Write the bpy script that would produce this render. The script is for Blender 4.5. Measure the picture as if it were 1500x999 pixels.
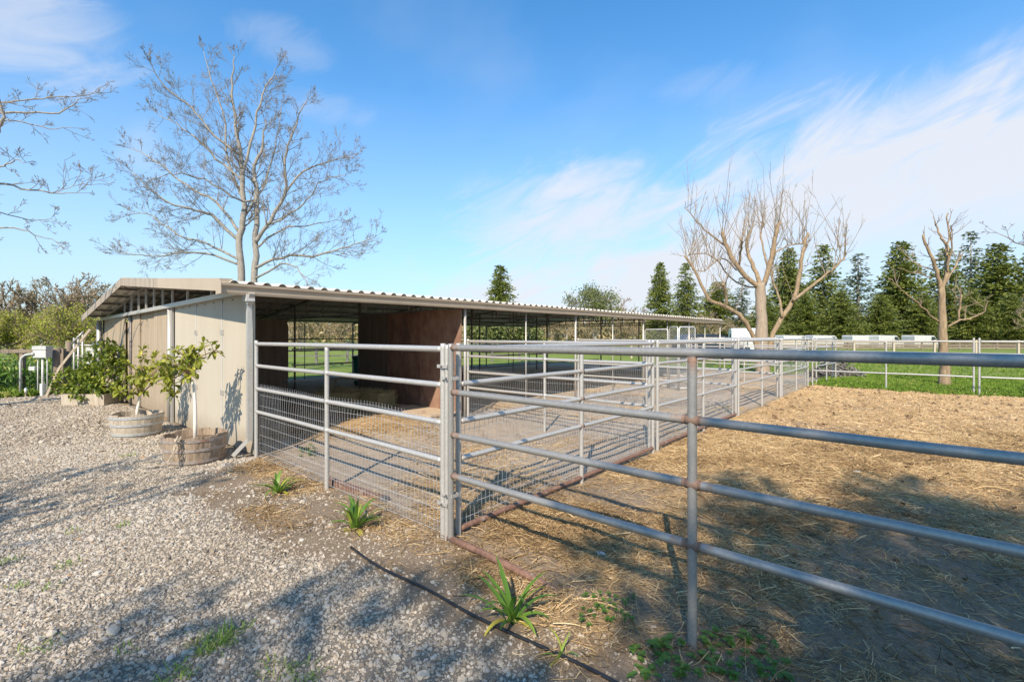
import bpy, math, random
import numpy as np
from mathutils import Vector, Matrix
random.seed(7); RNG = np.random.default_rng(7)
for o in list(bpy.data.objects): bpy.data.objects.remove(o)
SC = bpy.context.scene; COL = SC.collection
# ------------------------------------------------------------------ camera, light, exposure
EYE = 1.6; YAW = math.radians(41.1); FPX = 695.0
cd = bpy.data.cameras.new('camera'); cam = bpy.data.objects.new('camera', cd); COL.objects.link(cam)
cam.location = (0, 0, EYE); cam.rotation_euler = (math.pi/2, 0, YAW)
cd.sensor_width = 36; cd.lens = FPX/1500*36; cd.shift_y = -0.005
cd.clip_start = 0.05; cd.clip_end = 3000
SC.camera = cam
SUN = Vector((0.52, -1.0, 0.92)).normalized()
sl = bpy.data.lights.new('sun', 'SUN'); sl.energy = 5.0 ; sl.angle = math.radians(0.5); sl.color = (1, .87, .69)
so = bpy.data.objects.new('sun', sl); COL.objects.link(so); so.rotation_euler = SUN.to_track_quat('Z', 'Y').to_euler()
so.location = (5, -10, 12)
SC.view_settings.view_transform = 'Standard'; SC.view_settings.look = 'None'
SC.view_settings.exposure = 0.48; SC.view_settings.gamma = 1

def cam2w(xc, zc, z=0.0):            # metres right of / in front of the camera -> world
    a = xc*math.sin(YAW)+zc*math.cos(YAW); b = -xc*math.cos(YAW)+zc*math.sin(YAW)
    return Vector((-b, a, z))
def at(px, zc, z=0.0): return cam2w((px-750)/FPX*zc, zc, z)
CR = Vector((math.cos(YAW), math.sin(YAW), 0)); CF = Vector((-math.sin(YAW), math.cos(YAW), 0))

# ------------------------------------------------------------------ node helpers
def newmat(name):
    m = bpy.data.materials.new(name); m.use_nodes = True
    nt = m.node_tree; return m, nt, nt.nodes['Principled BSDF'], nt.nodes['Material Output']
def N(nt, t, **k):
    n = nt.nodes.new(t)
    for a, v in k.items():
        if a.startswith('i_'):
            key = a[2:]; key = int(key) if key.isdigit() else key.replace('_', ' ')
            n.inputs[key].default_value = v
        else: setattr(n, a, v)
    return n
def L(nt, a, b): nt.links.new(a, b)
def mix(nt, fac, c1, c2, blend='MIX'):
    n = nt.nodes.new('ShaderNodeMix'); n.data_type = 'RGBA'; n.blend_type = blend
    for s, v in ((n.inputs[0], fac), (n.inputs[6], c1), (n.inputs[7], c2)):
        if isinstance(v, (int, float)): s.default_value = v
        elif isinstance(v, (tuple, list)): s.default_value = (*v[:3], 1)
        else: L(nt, v, s)
    return n.outputs[2]
def math_(nt, op, a, b=None, clamp=False, c=None):
    n = nt.nodes.new('ShaderNodeMath'); n.operation = op; n.use_clamp = clamp
    for s, v in zip(n.inputs, (a, b, c)):
        if v is None: continue
        if isinstance(v, (int, float)): s.default_value = v
        else: L(nt, v, s)
    return n.outputs[0]
def ramp(nt, fac, *st):
    n = nt.nodes.new('ShaderNodeValToRGB'); cr = n.color_ramp
    while len(cr.elements) < len(st): cr.elements.new(.5)
    for e, (p, c) in zip(cr.elements, st):
        e.position = p; e.color = (*((c,)*3 if isinstance(c, (int, float)) else c), 1)
    L(nt, fac, n.inputs[0]); return n.outputs[0]
def noise(nt, vec, scale, detail=5, rough=.6, stretch=None, dist=0):
    if stretch:
        mp = N(nt, 'ShaderNodeMapping'); mp.inputs['Scale'].default_value = stretch; L(nt, vec, mp.inputs[0]); vec = mp.outputs[0]
    n = N(nt, 'ShaderNodeTexNoise'); n.inputs['Scale'].default_value = scale; n.inputs['Detail'].default_value = detail
    n.inputs['Roughness'].default_value = rough; n.inputs['Distortion'].default_value = dist
    L(nt, vec, n.inputs['Vector']); return n.outputs[0]
def bump(nt, h, bs, strength=.4, dist=.01):
    b = N(nt, 'ShaderNodeBump'); b.inputs['Strength'].default_value = strength; b.inputs['Distance'].default_value = dist
    L(nt, h, b.inputs['Height']); L(nt, b.outputs[0], bs.inputs['Normal'])
def M(name, c1, c2, scale=8, rough=.8, metal=0, bmp=.3, bdist=.004, stretch=None, c3=None, world=False, detail=6):
    m, nt, bs, out = newmat(name)
    co = N(nt, 'ShaderNodeNewGeometry').outputs['Position'] if world else N(nt, 'ShaderNodeTexCoord').outputs['Object']
    n1 = noise(nt, co, scale, detail, .65, stretch)
    c = mix(nt, ramp(nt, n1, (.32, 0), (.68, 1)), c1, c2)
    if c3:
        n2 = noise(nt, co, scale*.37, 4, .7, stretch)
        c = mix(nt, ramp(nt, n2, (.56, 0), (.68, 1)), c, c3)
    L(nt, c, bs.inputs['Base Color']); bs.inputs['Roughness'].default_value = rough; bs.inputs['Metallic'].default_value = metal
    if bmp: bump(nt, n1, bs, bmp, bdist)
    return m
def leafmat(name, c1, c2, c3=None, trans=.35, rough=.5):
    m, nt, bs, out = newmat(name)
    at_ = N(nt, 'ShaderNodeAttribute', attribute_name='v')
    st = [(0, c1), (1, c2)] if c3 is None else [(0, c1), (.75, c2), (1, c3)]
    c = ramp(nt, at_.outputs['Fac'], *st)
    L(nt, c, bs.inputs['Base Color']); bs.inputs['Roughness'].default_value = rough
    tr = N(nt, 'ShaderNodeBsdfTranslucent'); L(nt, c, tr.inputs[0])
    mx = N(nt, 'ShaderNodeMixShader'); mx.inputs[0].default_value = trans
    L(nt, bs.outputs[0], mx.inputs[1]); L(nt, tr.outputs[0], mx.inputs[2]); L(nt, mx.outputs[0], out.inputs[0])
    return m

# ------------------------------------------------------------------ world: sky and thin clouds
w = bpy.data.worlds.new("World"); SC.world = w; w.use_nodes = True
nt = w.node_tree; bg = nt.nodes['Background']
sky = N(nt, 'ShaderNodeTexSky', sky_type='NISHITA'); sky.sun_disc = False
sky.sun_elevation = math.asin(SUN.z); sky.sun_rotation = math.atan2(SUN.x, SUN.y)
sky.air_density = 1.0; sky.dust_density = .35; sky.ozone_density = 1.6
hs = N(nt, 'ShaderNodeHueSaturation'); hs.inputs['Saturation'].default_value = 1.12; hs.inputs['Hue'].default_value = .497; L(nt, sky.outputs[0], hs.inputs['Color'])
tint = mix(nt, 1.0, hs.outputs[0], (.40, 1.26, 1.66), 'MULTIPLY')
tc = N(nt, 'ShaderNodeTexCoord').outputs['Generated']
sx = N(nt, 'ShaderNodeSeparateXYZ'); L(nt, tc, sx.inputs[0])
def dot_(v):
    d = N(nt, 'ShaderNodeVectorMath', operation='DOT_PRODUCT'); L(nt, tc, d.inputs[0]); d.inputs[1].default_value = v; return d.outputs['Value']
RAD = 57.29578
phi = math_(nt, 'MULTIPLY', math_(nt, 'ARCTAN2', dot_(CR), dot_(CF)), RAD)         # degrees of azimuth
theta = math_(nt, 'MULTIPLY', math_(nt, 'ARCSINE', sx.outputs[2]), RAD)            # degrees of elevation
def rotco(ang, kx, ky):
    c_, s_ = math.cos(math.radians(ang)), math.sin(math.radians(ang))
    u = math_(nt, 'ADD', math_(nt, 'MULTIPLY', phi, c_*kx), math_(nt, 'MULTIPLY', theta, s_*kx))
    v = math_(nt, 'ADD', math_(nt, 'MULTIPLY', phi, -s_*ky), math_(nt, 'MULTIPLY', theta, c_*ky))
    c = N(nt, 'ShaderNodeCombineXYZ'); L(nt, u, c.inputs[0]); L(nt, v, c.inputs[1]); return c.outputs[0]
n1 = noise(nt, rotco(22, .045, .11), 1.0, 10, .58, dist=.5)
n2 = noise(nt, rotco(24, .09, .24), 1.0, 10, .62, dist=.9)
n3 = noise(nt, rotco(15, .03, .05), 1.0, 4, .5)
def sstep(x, a, b):
    t = math_(nt, 'DIVIDE', math_(nt, 'SUBTRACT', x, a), b-a, True); return math_(nt, 'MULTIPLY', math_(nt, 'MULTIPLY', t, t), math_(nt, 'SUBTRACT', 3, math_(nt, 'MULTIPLY', t, 2)))
edge = math_(nt, 'ADD', math_(nt, 'MULTIPLY', math_(nt, 'MINIMUM', phi, 90), .30), 11.0)
dd = math_(nt, 'SUBTRACT', edge, theta)
dd = math_(nt, 'ADD', dd, math_(nt, 'MULTIPLY', math_(nt, 'SUBTRACT', n1, .5), 22))
dd = math_(nt, 'ADD', dd, math_(nt, 'MULTIPLY', math_(nt, 'SUBTRACT', n2, .5), 11))
band = math_(nt, 'MULTIPLY', math_(nt, 'MULTIPLY', sstep(dd, -1.5, 8), sstep(dd, 24, 8)), sstep(phi, -24, 0))
def blob(p0, t0, rp, rt, amp):
    a_ = math_(nt, 'DIVIDE', math_(nt, 'SUBTRACT', phi, p0), rp); b_ = math_(nt, 'DIVIDE', math_(nt, 'SUBTRACT', theta, t0), rt)
    q = math_(nt, 'ADD', math_(nt, 'MULTIPLY', a_, a_), math_(nt, 'MULTIPLY', b_, b_))
    q = math_(nt, 'ADD', math_(nt, 'SUBTRACT', 1, q), math_(nt, 'MULTIPLY', math_(nt, 'SUBTRACT', n2, .5), 2.6)); return math_(nt, 'MULTIPLY', sstep(q, 0, 1.3), amp)
cl = math_(nt, 'MULTIPLY', band, math_(nt, 'ADD', .30, math_(nt, 'MULTIPLY', n2, 1.35)))
for b_ in ((8, 13, 17, 8, .85), (36, 16, 20, 8, .95), (-47, 25, 10, 7, .6), (-25, 29, 6, 2.6, .22), (-22, 24, 6, 2.0, .20), (-38, 17, 2.5, 3.5, .22), (22, 26, 7, 2.5, .16), (95, 34, 20, 8, .4), (-110, 30, 22, 9, .4), (150, 40, 24, 9, .3)):
    cl = math_(nt, 'MAXIMUM', cl, blob(*b_))
veil = math_(nt, 'MULTIPLY', sstep(n3, .45, .75), .16)
cl = math_(nt, 'MINIMUM', math_(nt, 'ADD', cl, veil), .93)
hz = ramp(nt, sx.outputs[2], (0, .92), (.10, .70), (.26, .40), (.45, .12), (.7, 0))     # paler air low in the sky
c0 = mix(nt, hz, tint, (4.9, 5.35, 5.95))
cc = mix(nt, cl, c0, (5.35, 5.55, 6.0))
L(nt, cc, bg.inputs[0]); bg.inputs[1].default_value = .112

# ------------------------------------------------------------------ mesh helpers
class MB:
    def __init__(s): s.v = []; s.f = []; s.a = []; s.n = 0
    def add(s, v, f, a=0.5):
        v = np.asarray(v, float).reshape(-1, 3); f = np.asarray(f, int)
        s.v.append(v); s.f.append(f+s.n)
        s.a.append(np.full(len(f), a) if np.isscalar(a) else np.asarray(a)); s.n += len(v); return s
    def box(s, x0, x1, y0, y1, z0, z1, a=0):
        v = [(x, y, z) for z in (z0, z1) for y in (y0, y1) for x in (x0, x1)]
        return s.add(v, [(0, 2, 3, 1), (4, 5, 7, 6), (0, 1, 5, 4), (2, 6, 7, 3), (0, 4, 6, 2), (1, 3, 7, 5)], a)
    def bar(s, p, q, w, h, a=0):     # rectangular bar from p to q
        p = Vector(p); q = Vector(q); d = (q-p).normalized(); up = Vector((0, 0, 1)) if abs(d.z) < .95 else Vector((1, 0, 0))
        x = d.cross(up).normalized()*w/2; y = x.cross(d).normalized()*h/2
        v = [p-x-y, p+x-y, p+x+y, p-x+y, q-x-y, q+x-y, q+x+y, q-x+y]
        return s.add([tuple(i) for i in v], [(0, 1, 2, 3), (4, 7, 6, 5), (0, 4, 5, 1), (1, 5, 6, 2), (2, 6, 7, 3), (3, 7, 4, 0)], a)
    def tube(s, pts, r, n=10, cap=True, a=0, av=None):
        pts = [Vector(p) for p in pts]; k = len(pts); rs = r if hasattr(r, '__len__') else [r]*k
        V = []; prev = None
        for i, p in enumerate(pts):
            d = (pts[min(i+1, k-1)]-pts[max(i-1, 0)]).normalized()
            if prev is None:
                u = d.cross(Vector((0, 0, 1)) if abs(d.z) < .9 else Vector((1, 0, 0))).normalized()
            else: u = (prev-d*prev.dot(d)).normalized()
            prev = u; w_ = d.cross(u)
            for j in range(n):
                t = 2*math.pi*j/n; V.append(tuple(p+(u*math.cos(t)+w_*math.sin(t))*rs[i]))
        F = []; A = []
        for i in range(k-1):
            for j in range(n):
                j2 = (j+1) % n; F.append((i*n+j, i*n+j2, (i+1)*n+j2, (i+1)*n+j)); A.append(a if av is None else (av[i]+av[i+1])/2)
        base = s.n; s.add(V, F, A)
        if cap:
            c = len(V); s.v.append(np.array([tuple(pts[0]), tuple(pts[-1])])); s.n += 2
            f = [(base+c, base+(j+1) % n, base+j, base+j) for j in range(n)]+[(base+c+1, base+(k-1)*n+j, base+(k-1)*n+(j+1) % n, base+(k-1)*n+(j+1) % n) for j in range(n)]
            s.f.append(np.array(f)); s.a.append(np.full(len(f), a if av is None else av[0]))
        return s
    def segs(s, P, Q, R0, R1, n=3, a=.5):  # many thin frusta at once
        P = np.asarray(P, float).reshape(-1, 3); Q = np.asarray(Q, float).reshape(-1, 3)
        if len(P) == 0: return s
        R0 = np.asarray(R0, float)*np.ones(len(P)); R1 = np.asarray(R1, float)*np.ones(len(P))
        d = Q-P; d /= np.linalg.norm(d, axis=1, keepdims=True)+1e-9
        ref = np.where(np.abs(d[:, 2:3]) < .9, np.array([[0, 0, 1.]]), np.array([[1., 0, 0]]))
        u = np.cross(d, ref); u /= np.linalg.norm(u, axis=1, keepdims=True); v = np.cross(d, u)
        t = np.arange(n)*2*np.pi/n
        ring = u[:, None]*np.cos(t)[None, :, None]+v[:, None]*np.sin(t)[None, :, None]
        V = np.concatenate([P[:, None]+ring*R0[:, None, None], Q[:, None]+ring*R1[:, None, None]], 1).reshape(-1, 3)
        j = np.arange(n); j2 = (j+1) % n
        f = np.stack([j, j2, n+j2, n+j], 1)[None]+(np.arange(len(P))*2*n)[:, None, None]
        return s.add(V, f.reshape(-1, 4), a)
    def leaves(s, C, D, Ln, W, a=None, fold=.25):   # pointed leaves: base C, direction D
        C = np.asarray(C, float); D = np.asarray(D, float); n = len(C)
        D = D/(np.linalg.norm(D, axis=1, keepdims=True)+1e-9); R = RNG.normal(size=(n, 3)); R[:, 2] += 0
        u = np.cross(D, R); u /= np.linalg.norm(u, axis=1, keepdims=True)+1e-9; w_ = np.cross(D, u)
        Ln = (np.ones(n)*Ln)[:, None]; W = (np.ones(n)*W)[:, None]
        V = np.stack([C, C+D*Ln*.5+u*W*.5+w_*W*fold, C+D*Ln, C+D*Ln*.5-u*W*.5+w_*W*fold], 1).reshape(-1, 3)
        f = np.array([[0, 1, 2, 3]])+(np.arange(n)*4)[:, None]
        return s.add(V, f, RNG.random(n) if a is None else a)
    def build(s, name, mat, parent=None, smooth=False, kind=None):
        me = bpy.data.meshes.new(name)
        if s.n:
            V = np.concatenate(s.v); F = np.concatenate(s.f); A = np.concatenate(s.a)
            tri = F[:, 2] == F[:, 3]
            ln = np.where(tri, 3, 4); tot = int(ln.sum())
            me.vertices.add(len(V)); me.vertices.foreach_set('co', V.ravel())
            me.loops.add(tot); msk = np.ones(F.shape, bool); msk[:, 3] = ~tri
            me.loops.foreach_set('vertex_index', F[msk].astype(np.int32))
            me.polygons.add(len(F)); st = np.concatenate([[0], np.cumsum(ln)[:-1]])
            me.polygons.foreach_set('loop_start', st.astype(np.int32))
            me.update(calc_edges=True)
            at_ = me.attributes.new('v', 'FLOAT', 'FACE'); at_.data.foreach_set('value', A.astype(np.float32))
            me.polygons.foreach_set('use_smooth', np.full(len(F), bool(smooth)))
        me.materials.append(mat)
        o = bpy.data.objects.new(name, me); COL.objects.link(o)
        if parent is not None: o.parent = parent
        if kind: o['kind'] = kind
        return o
def tag(o, label, cat, group=None):
    o['label'] = label; o['category'] = cat
    if group: o['group'] = group
    return o
def thing(name, label, cat, loc=(0, 0, 0), rz=0, group=None):
    o = bpy.data.objects.new(name, None); o.empty_display_size = .2; COL.objects.link(o); o.location = loc; o.rotation_euler = (0, 0, rz)
    return tag(o, label, cat, group)
def copy_tree(o, parent=None):
    c = o.copy(); COL.objects.link(c)
    if parent is not None: c.parent = parent
    for ch in list(o.children): copy_tree(ch, c)
    return c
def rv(s=1.0): return Vector((random.uniform(-s, s), random.uniform(-s, s), random.uniform(-s, s)))

# ------------------------------------------------------------------ materials
def galv(name, rust=.25, tone=1.0):
    m, nt, bs, out = newmat(name)
    co = N(nt, 'ShaderNodeNewGeometry').outputs['Position']
    n = noise(nt, co, 55, 4, .6); n2 = noise(nt, co, 6, 6, .7); n3 = noise(nt, co, 22, 5, .7)
    c = mix(nt, ramp(nt, n, (.25, 0), (.75, 1)), tuple(x*tone for x in (.42, .405, .38)), tuple(x*tone for x in (.58, .56, .53)))
    c = mix(nt, ramp(nt, n2, (.5, 0), (.72, .55)), c, tuple(x*tone for x in (.46, .43, .40)))
    at_ = N(nt, 'ShaderNodeAttribute', attribute_name='v').outputs['Fac']
    rf = math_(nt, 'ADD', math_(nt, 'MULTIPLY', n3, .9), math_(nt, 'MULTIPLY', at_, 1.0))
    rf = ramp(nt, rf, (1.0-rust, 0), (1.42-rust, .9))
    c = mix(nt, rf, c, mix(nt, n, (.13, .065, .04), (.27, .165, .115)))
    L(nt, c, bs.inputs['Base Color'])
    L(nt, ramp(nt, rf, (0, .42), (1, .85)), bs.inputs['Roughness'])
    L(nt, math_(nt, 'MULTIPLY', math_(nt, 'SUBTRACT', 1, rf), .38), bs.inputs['Metallic'])
    bump(nt, n, bs, .25, .002); return m
MG = galv('galvanised_pipe', .12); MGR = galv('galvanised_rusty', .42, .95); MGN = galv('galvanised_near', .29, .62)
MWIRE = M('wire', (.46, .47, .48), (.62, .62, .61), 20, .5, .4, 0)
MRUST = M('rusty_pipe', (.13, .065, .045), (.24, .135, .095), 30, .85, 0, .4, c3=(.30, .25, .21))
MSTEEL_D = M('dark_steel', (.13, .12, .12), (.24, .22, .21), 12, .6, .3, .2)
MTRIM = M('tan_trim', (.40, .325, .245), (.46, .375, .285), 3, .55, 0, .12, world=True, stretch=(1, 1, .2))
MTRIM_OLD = M('weathered_trim', (.24, .20, .165), (.45, .375, .295), 9, .7, 0, .12, world=True, stretch=(1.6, .3, .1), c3=(.20, .17, .145))
MWALL = M('cream_wall', (.445, .395, .32), (.48, .43, .35), 2.2, .75, 0, .15, world=True, stretch=(1.5, 1, .3))
MWOOD_W = M('weathered_siding', (.29, .225, .155), (.44, .36, .265), 6, .85, 0, .4, world=True, stretch=(4, 1, .12), c3=(.32, .24, .165))
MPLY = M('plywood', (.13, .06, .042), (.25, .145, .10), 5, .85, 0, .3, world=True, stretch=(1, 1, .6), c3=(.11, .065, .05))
MPLY_N = M('sunlit_tone_plywood', (.19, .095, .065), (.33, .215, .15), 5, .85, 0, .3, world=True, stretch=(1, 1, .6), c3=(.16, .09, .065))  # nearest partition sheet: sunlight falling on it is put into a lighter colour
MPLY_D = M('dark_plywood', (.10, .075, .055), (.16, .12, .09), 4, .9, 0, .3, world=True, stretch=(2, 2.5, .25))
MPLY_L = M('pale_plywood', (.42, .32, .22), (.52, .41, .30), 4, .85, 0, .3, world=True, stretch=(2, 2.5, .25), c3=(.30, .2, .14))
MROOF = M('roof_sheet', (.62, .58, .52), (.74, .70, .64), 4, .7, .0, .1, world=True, stretch=(.3, 2, 1), c3=(.40, .36, .31))
MSTAVE = M('barrel_wood', (.22, .155, .105), (.40, .315, .235), 9, .9, 0, .6, .006, stretch=(3, 3, .35), c3=(.15, .105, .07))
MSTAVE2 = M('barrel_wood_pale', (.36, .30, .23), (.50, .44, .36), 9, .9, 0, .6, .006, stretch=(3, 3, .35), c3=(.26, .20, .15))
MHOOP = M('hoop', (.28, .22, .19), (.40, .36, .33), 14, .7, .3, .2, c3=(.30, .15, .10))
MHOOP2 = M('hoop_grey', (.40, .42, .43), (.55, .56, .57), 14, .5, .4, .2)
MSOIL = M('soil', (.10, .07, .045), (.22, .15, .10), 30, .95, 0, .8, .02)
MBARK = M('grey_bark', (.21, .19, .165), (.36, .33, .285), 9, .9, 0, .5, .01, stretch=(3, 3, .7), c3=(.14, .125, .11))
MBARK_T = M('tan_bark', (.18, .125, .075), (.37, .27, .165), 5, .9, 0, .5, .01, stretch=(3, 3, .7), c3=(.20, .15, .10))
MBARK_TR = M('furrowed_bark', (.25, .19, .135), (.42, .335, .25), 9, .9, 0, .9, .03, stretch=(4, 4, .35), c3=(.17, .13, .10))
MTWIG = M('twig', (.15, .135, .12), (.27, .245, .215), 9, .9, 0, 0)
MTWIG_P = M('pale_twig', (.20, .15, .10), (.34, .265, .185), 9, .9, 0, 0)
MWHITE = M('white_paint', (.72, .72, .69), (.80, .80, .78), 8, .5, 0, .05)
MOLDW = M('dusty_white_paint', (.42, .43, .42), (.56, .56, .55), 3, .6, 0, 0)
MWHITEW = M('white_stem', (.66, .61, .53), (.76, .72, .65), 18, .8, 0, .2)
MPOST = M('fence_wood', (.16, .12, .09), (.29, .23, .17), 8, .9, 0, .5, stretch=(3, 3, .4))
MPOST_P = M('pale_wood', (.40, .33, .25), (.54, .46, .36), 8, .9, 0, .4, stretch=(3, 3, .4))
MHOSE = M('black_hose', (.012, .012, .013), (.025, .025, .027), 20, .35, 0, .05)
MHAY = M('hay', (.26, .20, .10), (.46, .37, .20), 40, .95, 0, .8, .02)
MGREENP = M('green_plastic', (.01, .12, .09), (.015, .16, .12), 5, .45, 0, 0)
MGLASS = M('dark_glass', (.02, .025, .03), (.03, .035, .04), 3, .1, 0, 0)
MBLACK = M('black_rubber', (.02, .02, .02), (.035, .035, .035), 10, .7, 0, 0)
MDCAR = M('dark_paint', (.03, .04, .06), (.04, .05, .075), 3, .3, .2, 0)
MGREYP = M('grey_box', (.42, .43, .42), (.52, .53, .52), 8, .6, 0, 0)
MBLUE = M('blue_tarp', (.02, .035, .075), (.035, .06, .12), 4, .6, 0, .4, .03)
MCONC = M('concrete', (.36, .34, .31), (.46, .44, .41), 7, .9, 0, .3)
LGREEN = leafmat('citrus_leaf', (.14, .18, .02), (.36, .37, .04), (.55, .50, .09))
LDARK = leafmat('shrub_leaf', (.08, .145, .018), (.26, .32, .04), (.50, .48, .07))
LLILY = leafmat('lily_leaf', (.06, .15, .02), (.17, .30, .04), (.52, .43, .07), .3)
LWEED = leafmat('weed_leaf', (.06, .14, .02), (.14, .24, .035), None, .3)
LGRASS = leafmat('grass_blade', (.10, .20, .025), (.24, .36, .05), (.42, .42, .12), .3)
LCON = leafmat('conifer_needles', (.06, .09, .016), (.21, .24, .045), (.32, .34, .07), .3)
LCON_G = leafmat('grey_needles', (.06, .085, .04), (.14, .17, .08), (.2, .22, .1), .2)
LWILL = leafmat('willow_leaf', (.28, .31, .04), (.48, .48, .07), (.52, .42, .13), .35)
LOAK = leafmat('oak_buds', (.27, .20, .11), (.45, .37, .19), (.42, .42, .12), .3)
LEUC = leafmat('euc_leaf', (.11, .14, .04), (.20, .23, .07), (.27, .24, .12), .3)
LSHADE = leafmat('evergreen_leaf', (.03, .07, .02), (.07, .13, .03), None, .2)

def splash(m):                       # dried mud splashed up the foot of the wall, and drip stains
    nt = m.node_tree; bs = nt.nodes['Principled BSDF']; src = bs.inputs['Base Color'].links[0].from_socket
    co = N(nt, 'ShaderNodeNewGeometry').outputs['Position']; sx = N(nt, 'ShaderNodeSeparateXYZ'); L(nt, co, sx.inputs[0])
    n_ = noise(nt, co, 9, 6, .7); f = math_(nt, 'SUBTRACT', math_(nt, 'ADD', .42, math_(nt, 'MULTIPLY', n_, .8)), math_(nt, 'MULTIPLY', sx.outputs[2], 2.2), True)
    f2 = ramp(nt, noise(nt, co, 2.6, 5, .7, (1.2, 1, .8)), (.55, 0), (.8, .2))
    c = mix(nt, f2, src, (.27, .215, .16)); c = mix(nt, math_(nt, 'MULTIPLY', f, .75), c, (.22, .165, .11)); L(nt, c, bs.inputs['Base Color'])
splash(MWALL); splash(MWOOD_W)
# ------------------------------------------------------------------ ground
def vnoise(x, y, sc, seed=0):       # cheap smooth value noise in numpy
    r = np.random.default_rng(seed); g = r.random((64, 64)); x = x/sc; y = y/sc
    xi = np.floor(x).astype(int); yi = np.floor(y).astype(int); fx = x-xi; fy = y-yi; fx = fx*fx*(3-2*fx); fy = fy*fy*(3-2*fy)
    G = lambda i, j: g[i % 64, j % 64]
    return (G(xi, yi)*(1-fx)+G(xi+1, yi)*fx)*(1-fy)+(G(xi, yi+1)*(1-fx)+G(xi+1, yi+1)*fx)*fy
def sm(e0, e1, x): t = np.clip((x-e0)/(e1-e0), 0, 1); return t*t*(3-2*t)
def masks(a, b):
    wob = (vnoise(a, b, .9, 1)-.5)*.9+(vnoise(a, b, .3, 2)-.5)*.4
    edge = np.where(b < 2.9, 1.88-(2.9-b)*.14, np.where(b < 5.6, 1.88-(b-2.9)*.16, 1.3+(b-5.6)*1.1))
    edge = np.minimum(edge, 2.5)
    grav = sm(.22, -.22, a-edge+wob*.5)*sm(18.4, 17.6, b+wob)
    grass = np.maximum(sm(17.4, 18.0, a+wob*.7)*(b < 2.9), sm(17.8, 18.6, b+wob))
    grass = np.maximum(grass, sm(22, 24, a+wob))
    grass = np.maximum(grass, sm(5.0, 6.5, -b+wob)*0)
    pad = sm(2.45, 2.75, a+wob*.15)*sm(2.95, 2.75, b)*(1-grass)
    straw = pad*np.clip(.60+.9*(vnoise(a, b, 1.1, 5)-.5)+.5*(vnoise(a, b, .35, 6)-.5)+.35*sm(5, 8, a), .15, 1)
    inp = sm(2.5, 2.7, a)*sm(2.85, 3.0, b)*sm(18, 17, b)*(1-grass)
    heap = np.exp(-(((a-4.9)/1.1)**2+((b-7.0)/1.0)**2))
    straw = np.maximum(straw, inp*np.clip(heap*1.2+1.3*(vnoise(a, b, .8, 8)-.42), 0, 1))
    strip = (1-grav)*sm(2.8, 2.5, a)
    straw = np.maximum(straw, strip*np.clip(.8*vnoise(a, b, .45, 9)-.28+.35*np.exp(-((a-2.35)/.25)**2), 0, 1))
    pen = inp
    return grav, straw, grass, pen, pad
def gh(a, b):                        # ground height
    g, s, w_, p, pad = masks(a, b)
    near = np.exp(-(np.maximum(np.hypot(a, b)-25, 0)/20)**2)
    h = (vnoise(a, b, 1.6, 11)-.5)*.035+(vnoise(a, b, .35, 12)-.5)*.022
    h = h+pad*((vnoise(a, b, .5, 13)-.5)*.06-.035*np.clip(vnoise(a, b, .17, 14)-.62, 0, 1)*3)+.16*np.exp(-(((a-4.9)/1.0)**2+((b-7.2)/.9)**2))
    return h*near-.008
def gh1(x, y): return float(gh(np.array([y]), np.array([-x]))[0])
def axis(lo, hi, dlo, dhi, step):
    c = list(np.arange(dlo, dhi+1e-6, step)); s_ = step; x = dhi
    while x < hi: s_ *= 1.35; x += s_; c.append(x)
    s_ = step; x = dlo; pre = []
    while x > lo: s_ *= 1.35; x -= s_; pre.append(x)
    return np.array(pre[::-1]+c)
gx = axis(-900, 900, -19, 5, .09); gy = axis(-900, 900, -1.5, 19, .09)
X, Y = np.meshgrid(gx, gy); nxg = len(gx); nyg = len(gy)
Z = gh(Y, -X)
V = np.stack([X, Y, Z], -1).reshape(-1, 3)
i, j = np.meshgrid(np.arange(nxg-1), np.arange(nyg-1)); k = (j*nxg+i).ravel()
F = np.stack([k, k+1, k+nxg+1, k+nxg], 1)
g_ = MB(); g_.add(V, F)
m, nt, bs, out = newmat('ground_mat')
co = N(nt, 'ShaderNodeNewGeometry').outputs['Position']
A_ = {n: N(nt, 'ShaderNodeAttribute', attribute_name=n).outputs['Fac'] for n in ('grav', 'straw', 'grass', 'pen')}
nf = noise(nt, co, 38, 8, .75); nm_ = noise(nt, co, 5, 8, .7); nl = noise(nt, co, .8, 5, .6); nx_ = noise(nt, co, 150, 3, .6)
vor = N(nt, 'ShaderNodeTexVoronoi'); vor.inputs['Scale'].default_value = 42; L(nt, co, vor.inputs['Vector'])
dirt = mix(nt, ramp(nt, nf, (.3, 0), (.7, 1)), (.17, .125, .085), (.40, .31, .22))
dirt = mix(nt, ramp(nt, nm_, (.4, 0), (.65, .7)), dirt, (.27, .20, .14))
penc = mix(nt, ramp(nt, nf, (.3, 0), (.7, 1)), (.36, .285, .21), (.52, .425, .33))
penc = mix(nt, ramp(nt, nm_, (.45, 0), (.7, .6)), penc, (.25, .19, .14))
gravc = mix(nt, vor.outputs['Color'], (.26, .225, .18), (.42, .37, .305))
gravc = mix(nt, ramp(nt, vor.outputs['Distance'], (.0, 0), (.55, .5)), gravc, (.20, .16, .12))
strawc = mix(nt, ramp(nt, nf, (.3, 0), (.7, 1)), (.31, .195, .095), (.62, .425, .225))
strawc = mix(nt, ramp(nt, nx_, (.55, 0), (.75, .5)), strawc, (.68, .53, .34))
grasc = mix(nt, ramp(nt, nf, (.3, 0), (.7, 1)), (.10, .155, .03), (.22, .29, .055))
grasc = mix(nt, ramp(nt, nl, (.45, 0), (.7, .8)), grasc, (.28, .29, .09))
def msk(v, k_): 
    t = math_(nt, 'ADD', v, math_(nt, 'MULTIPLY', math_(nt, 'SUBTRACT', nf, .5), k_)); return ramp(nt, t, (.3, 0), (.7, 1))
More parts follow.
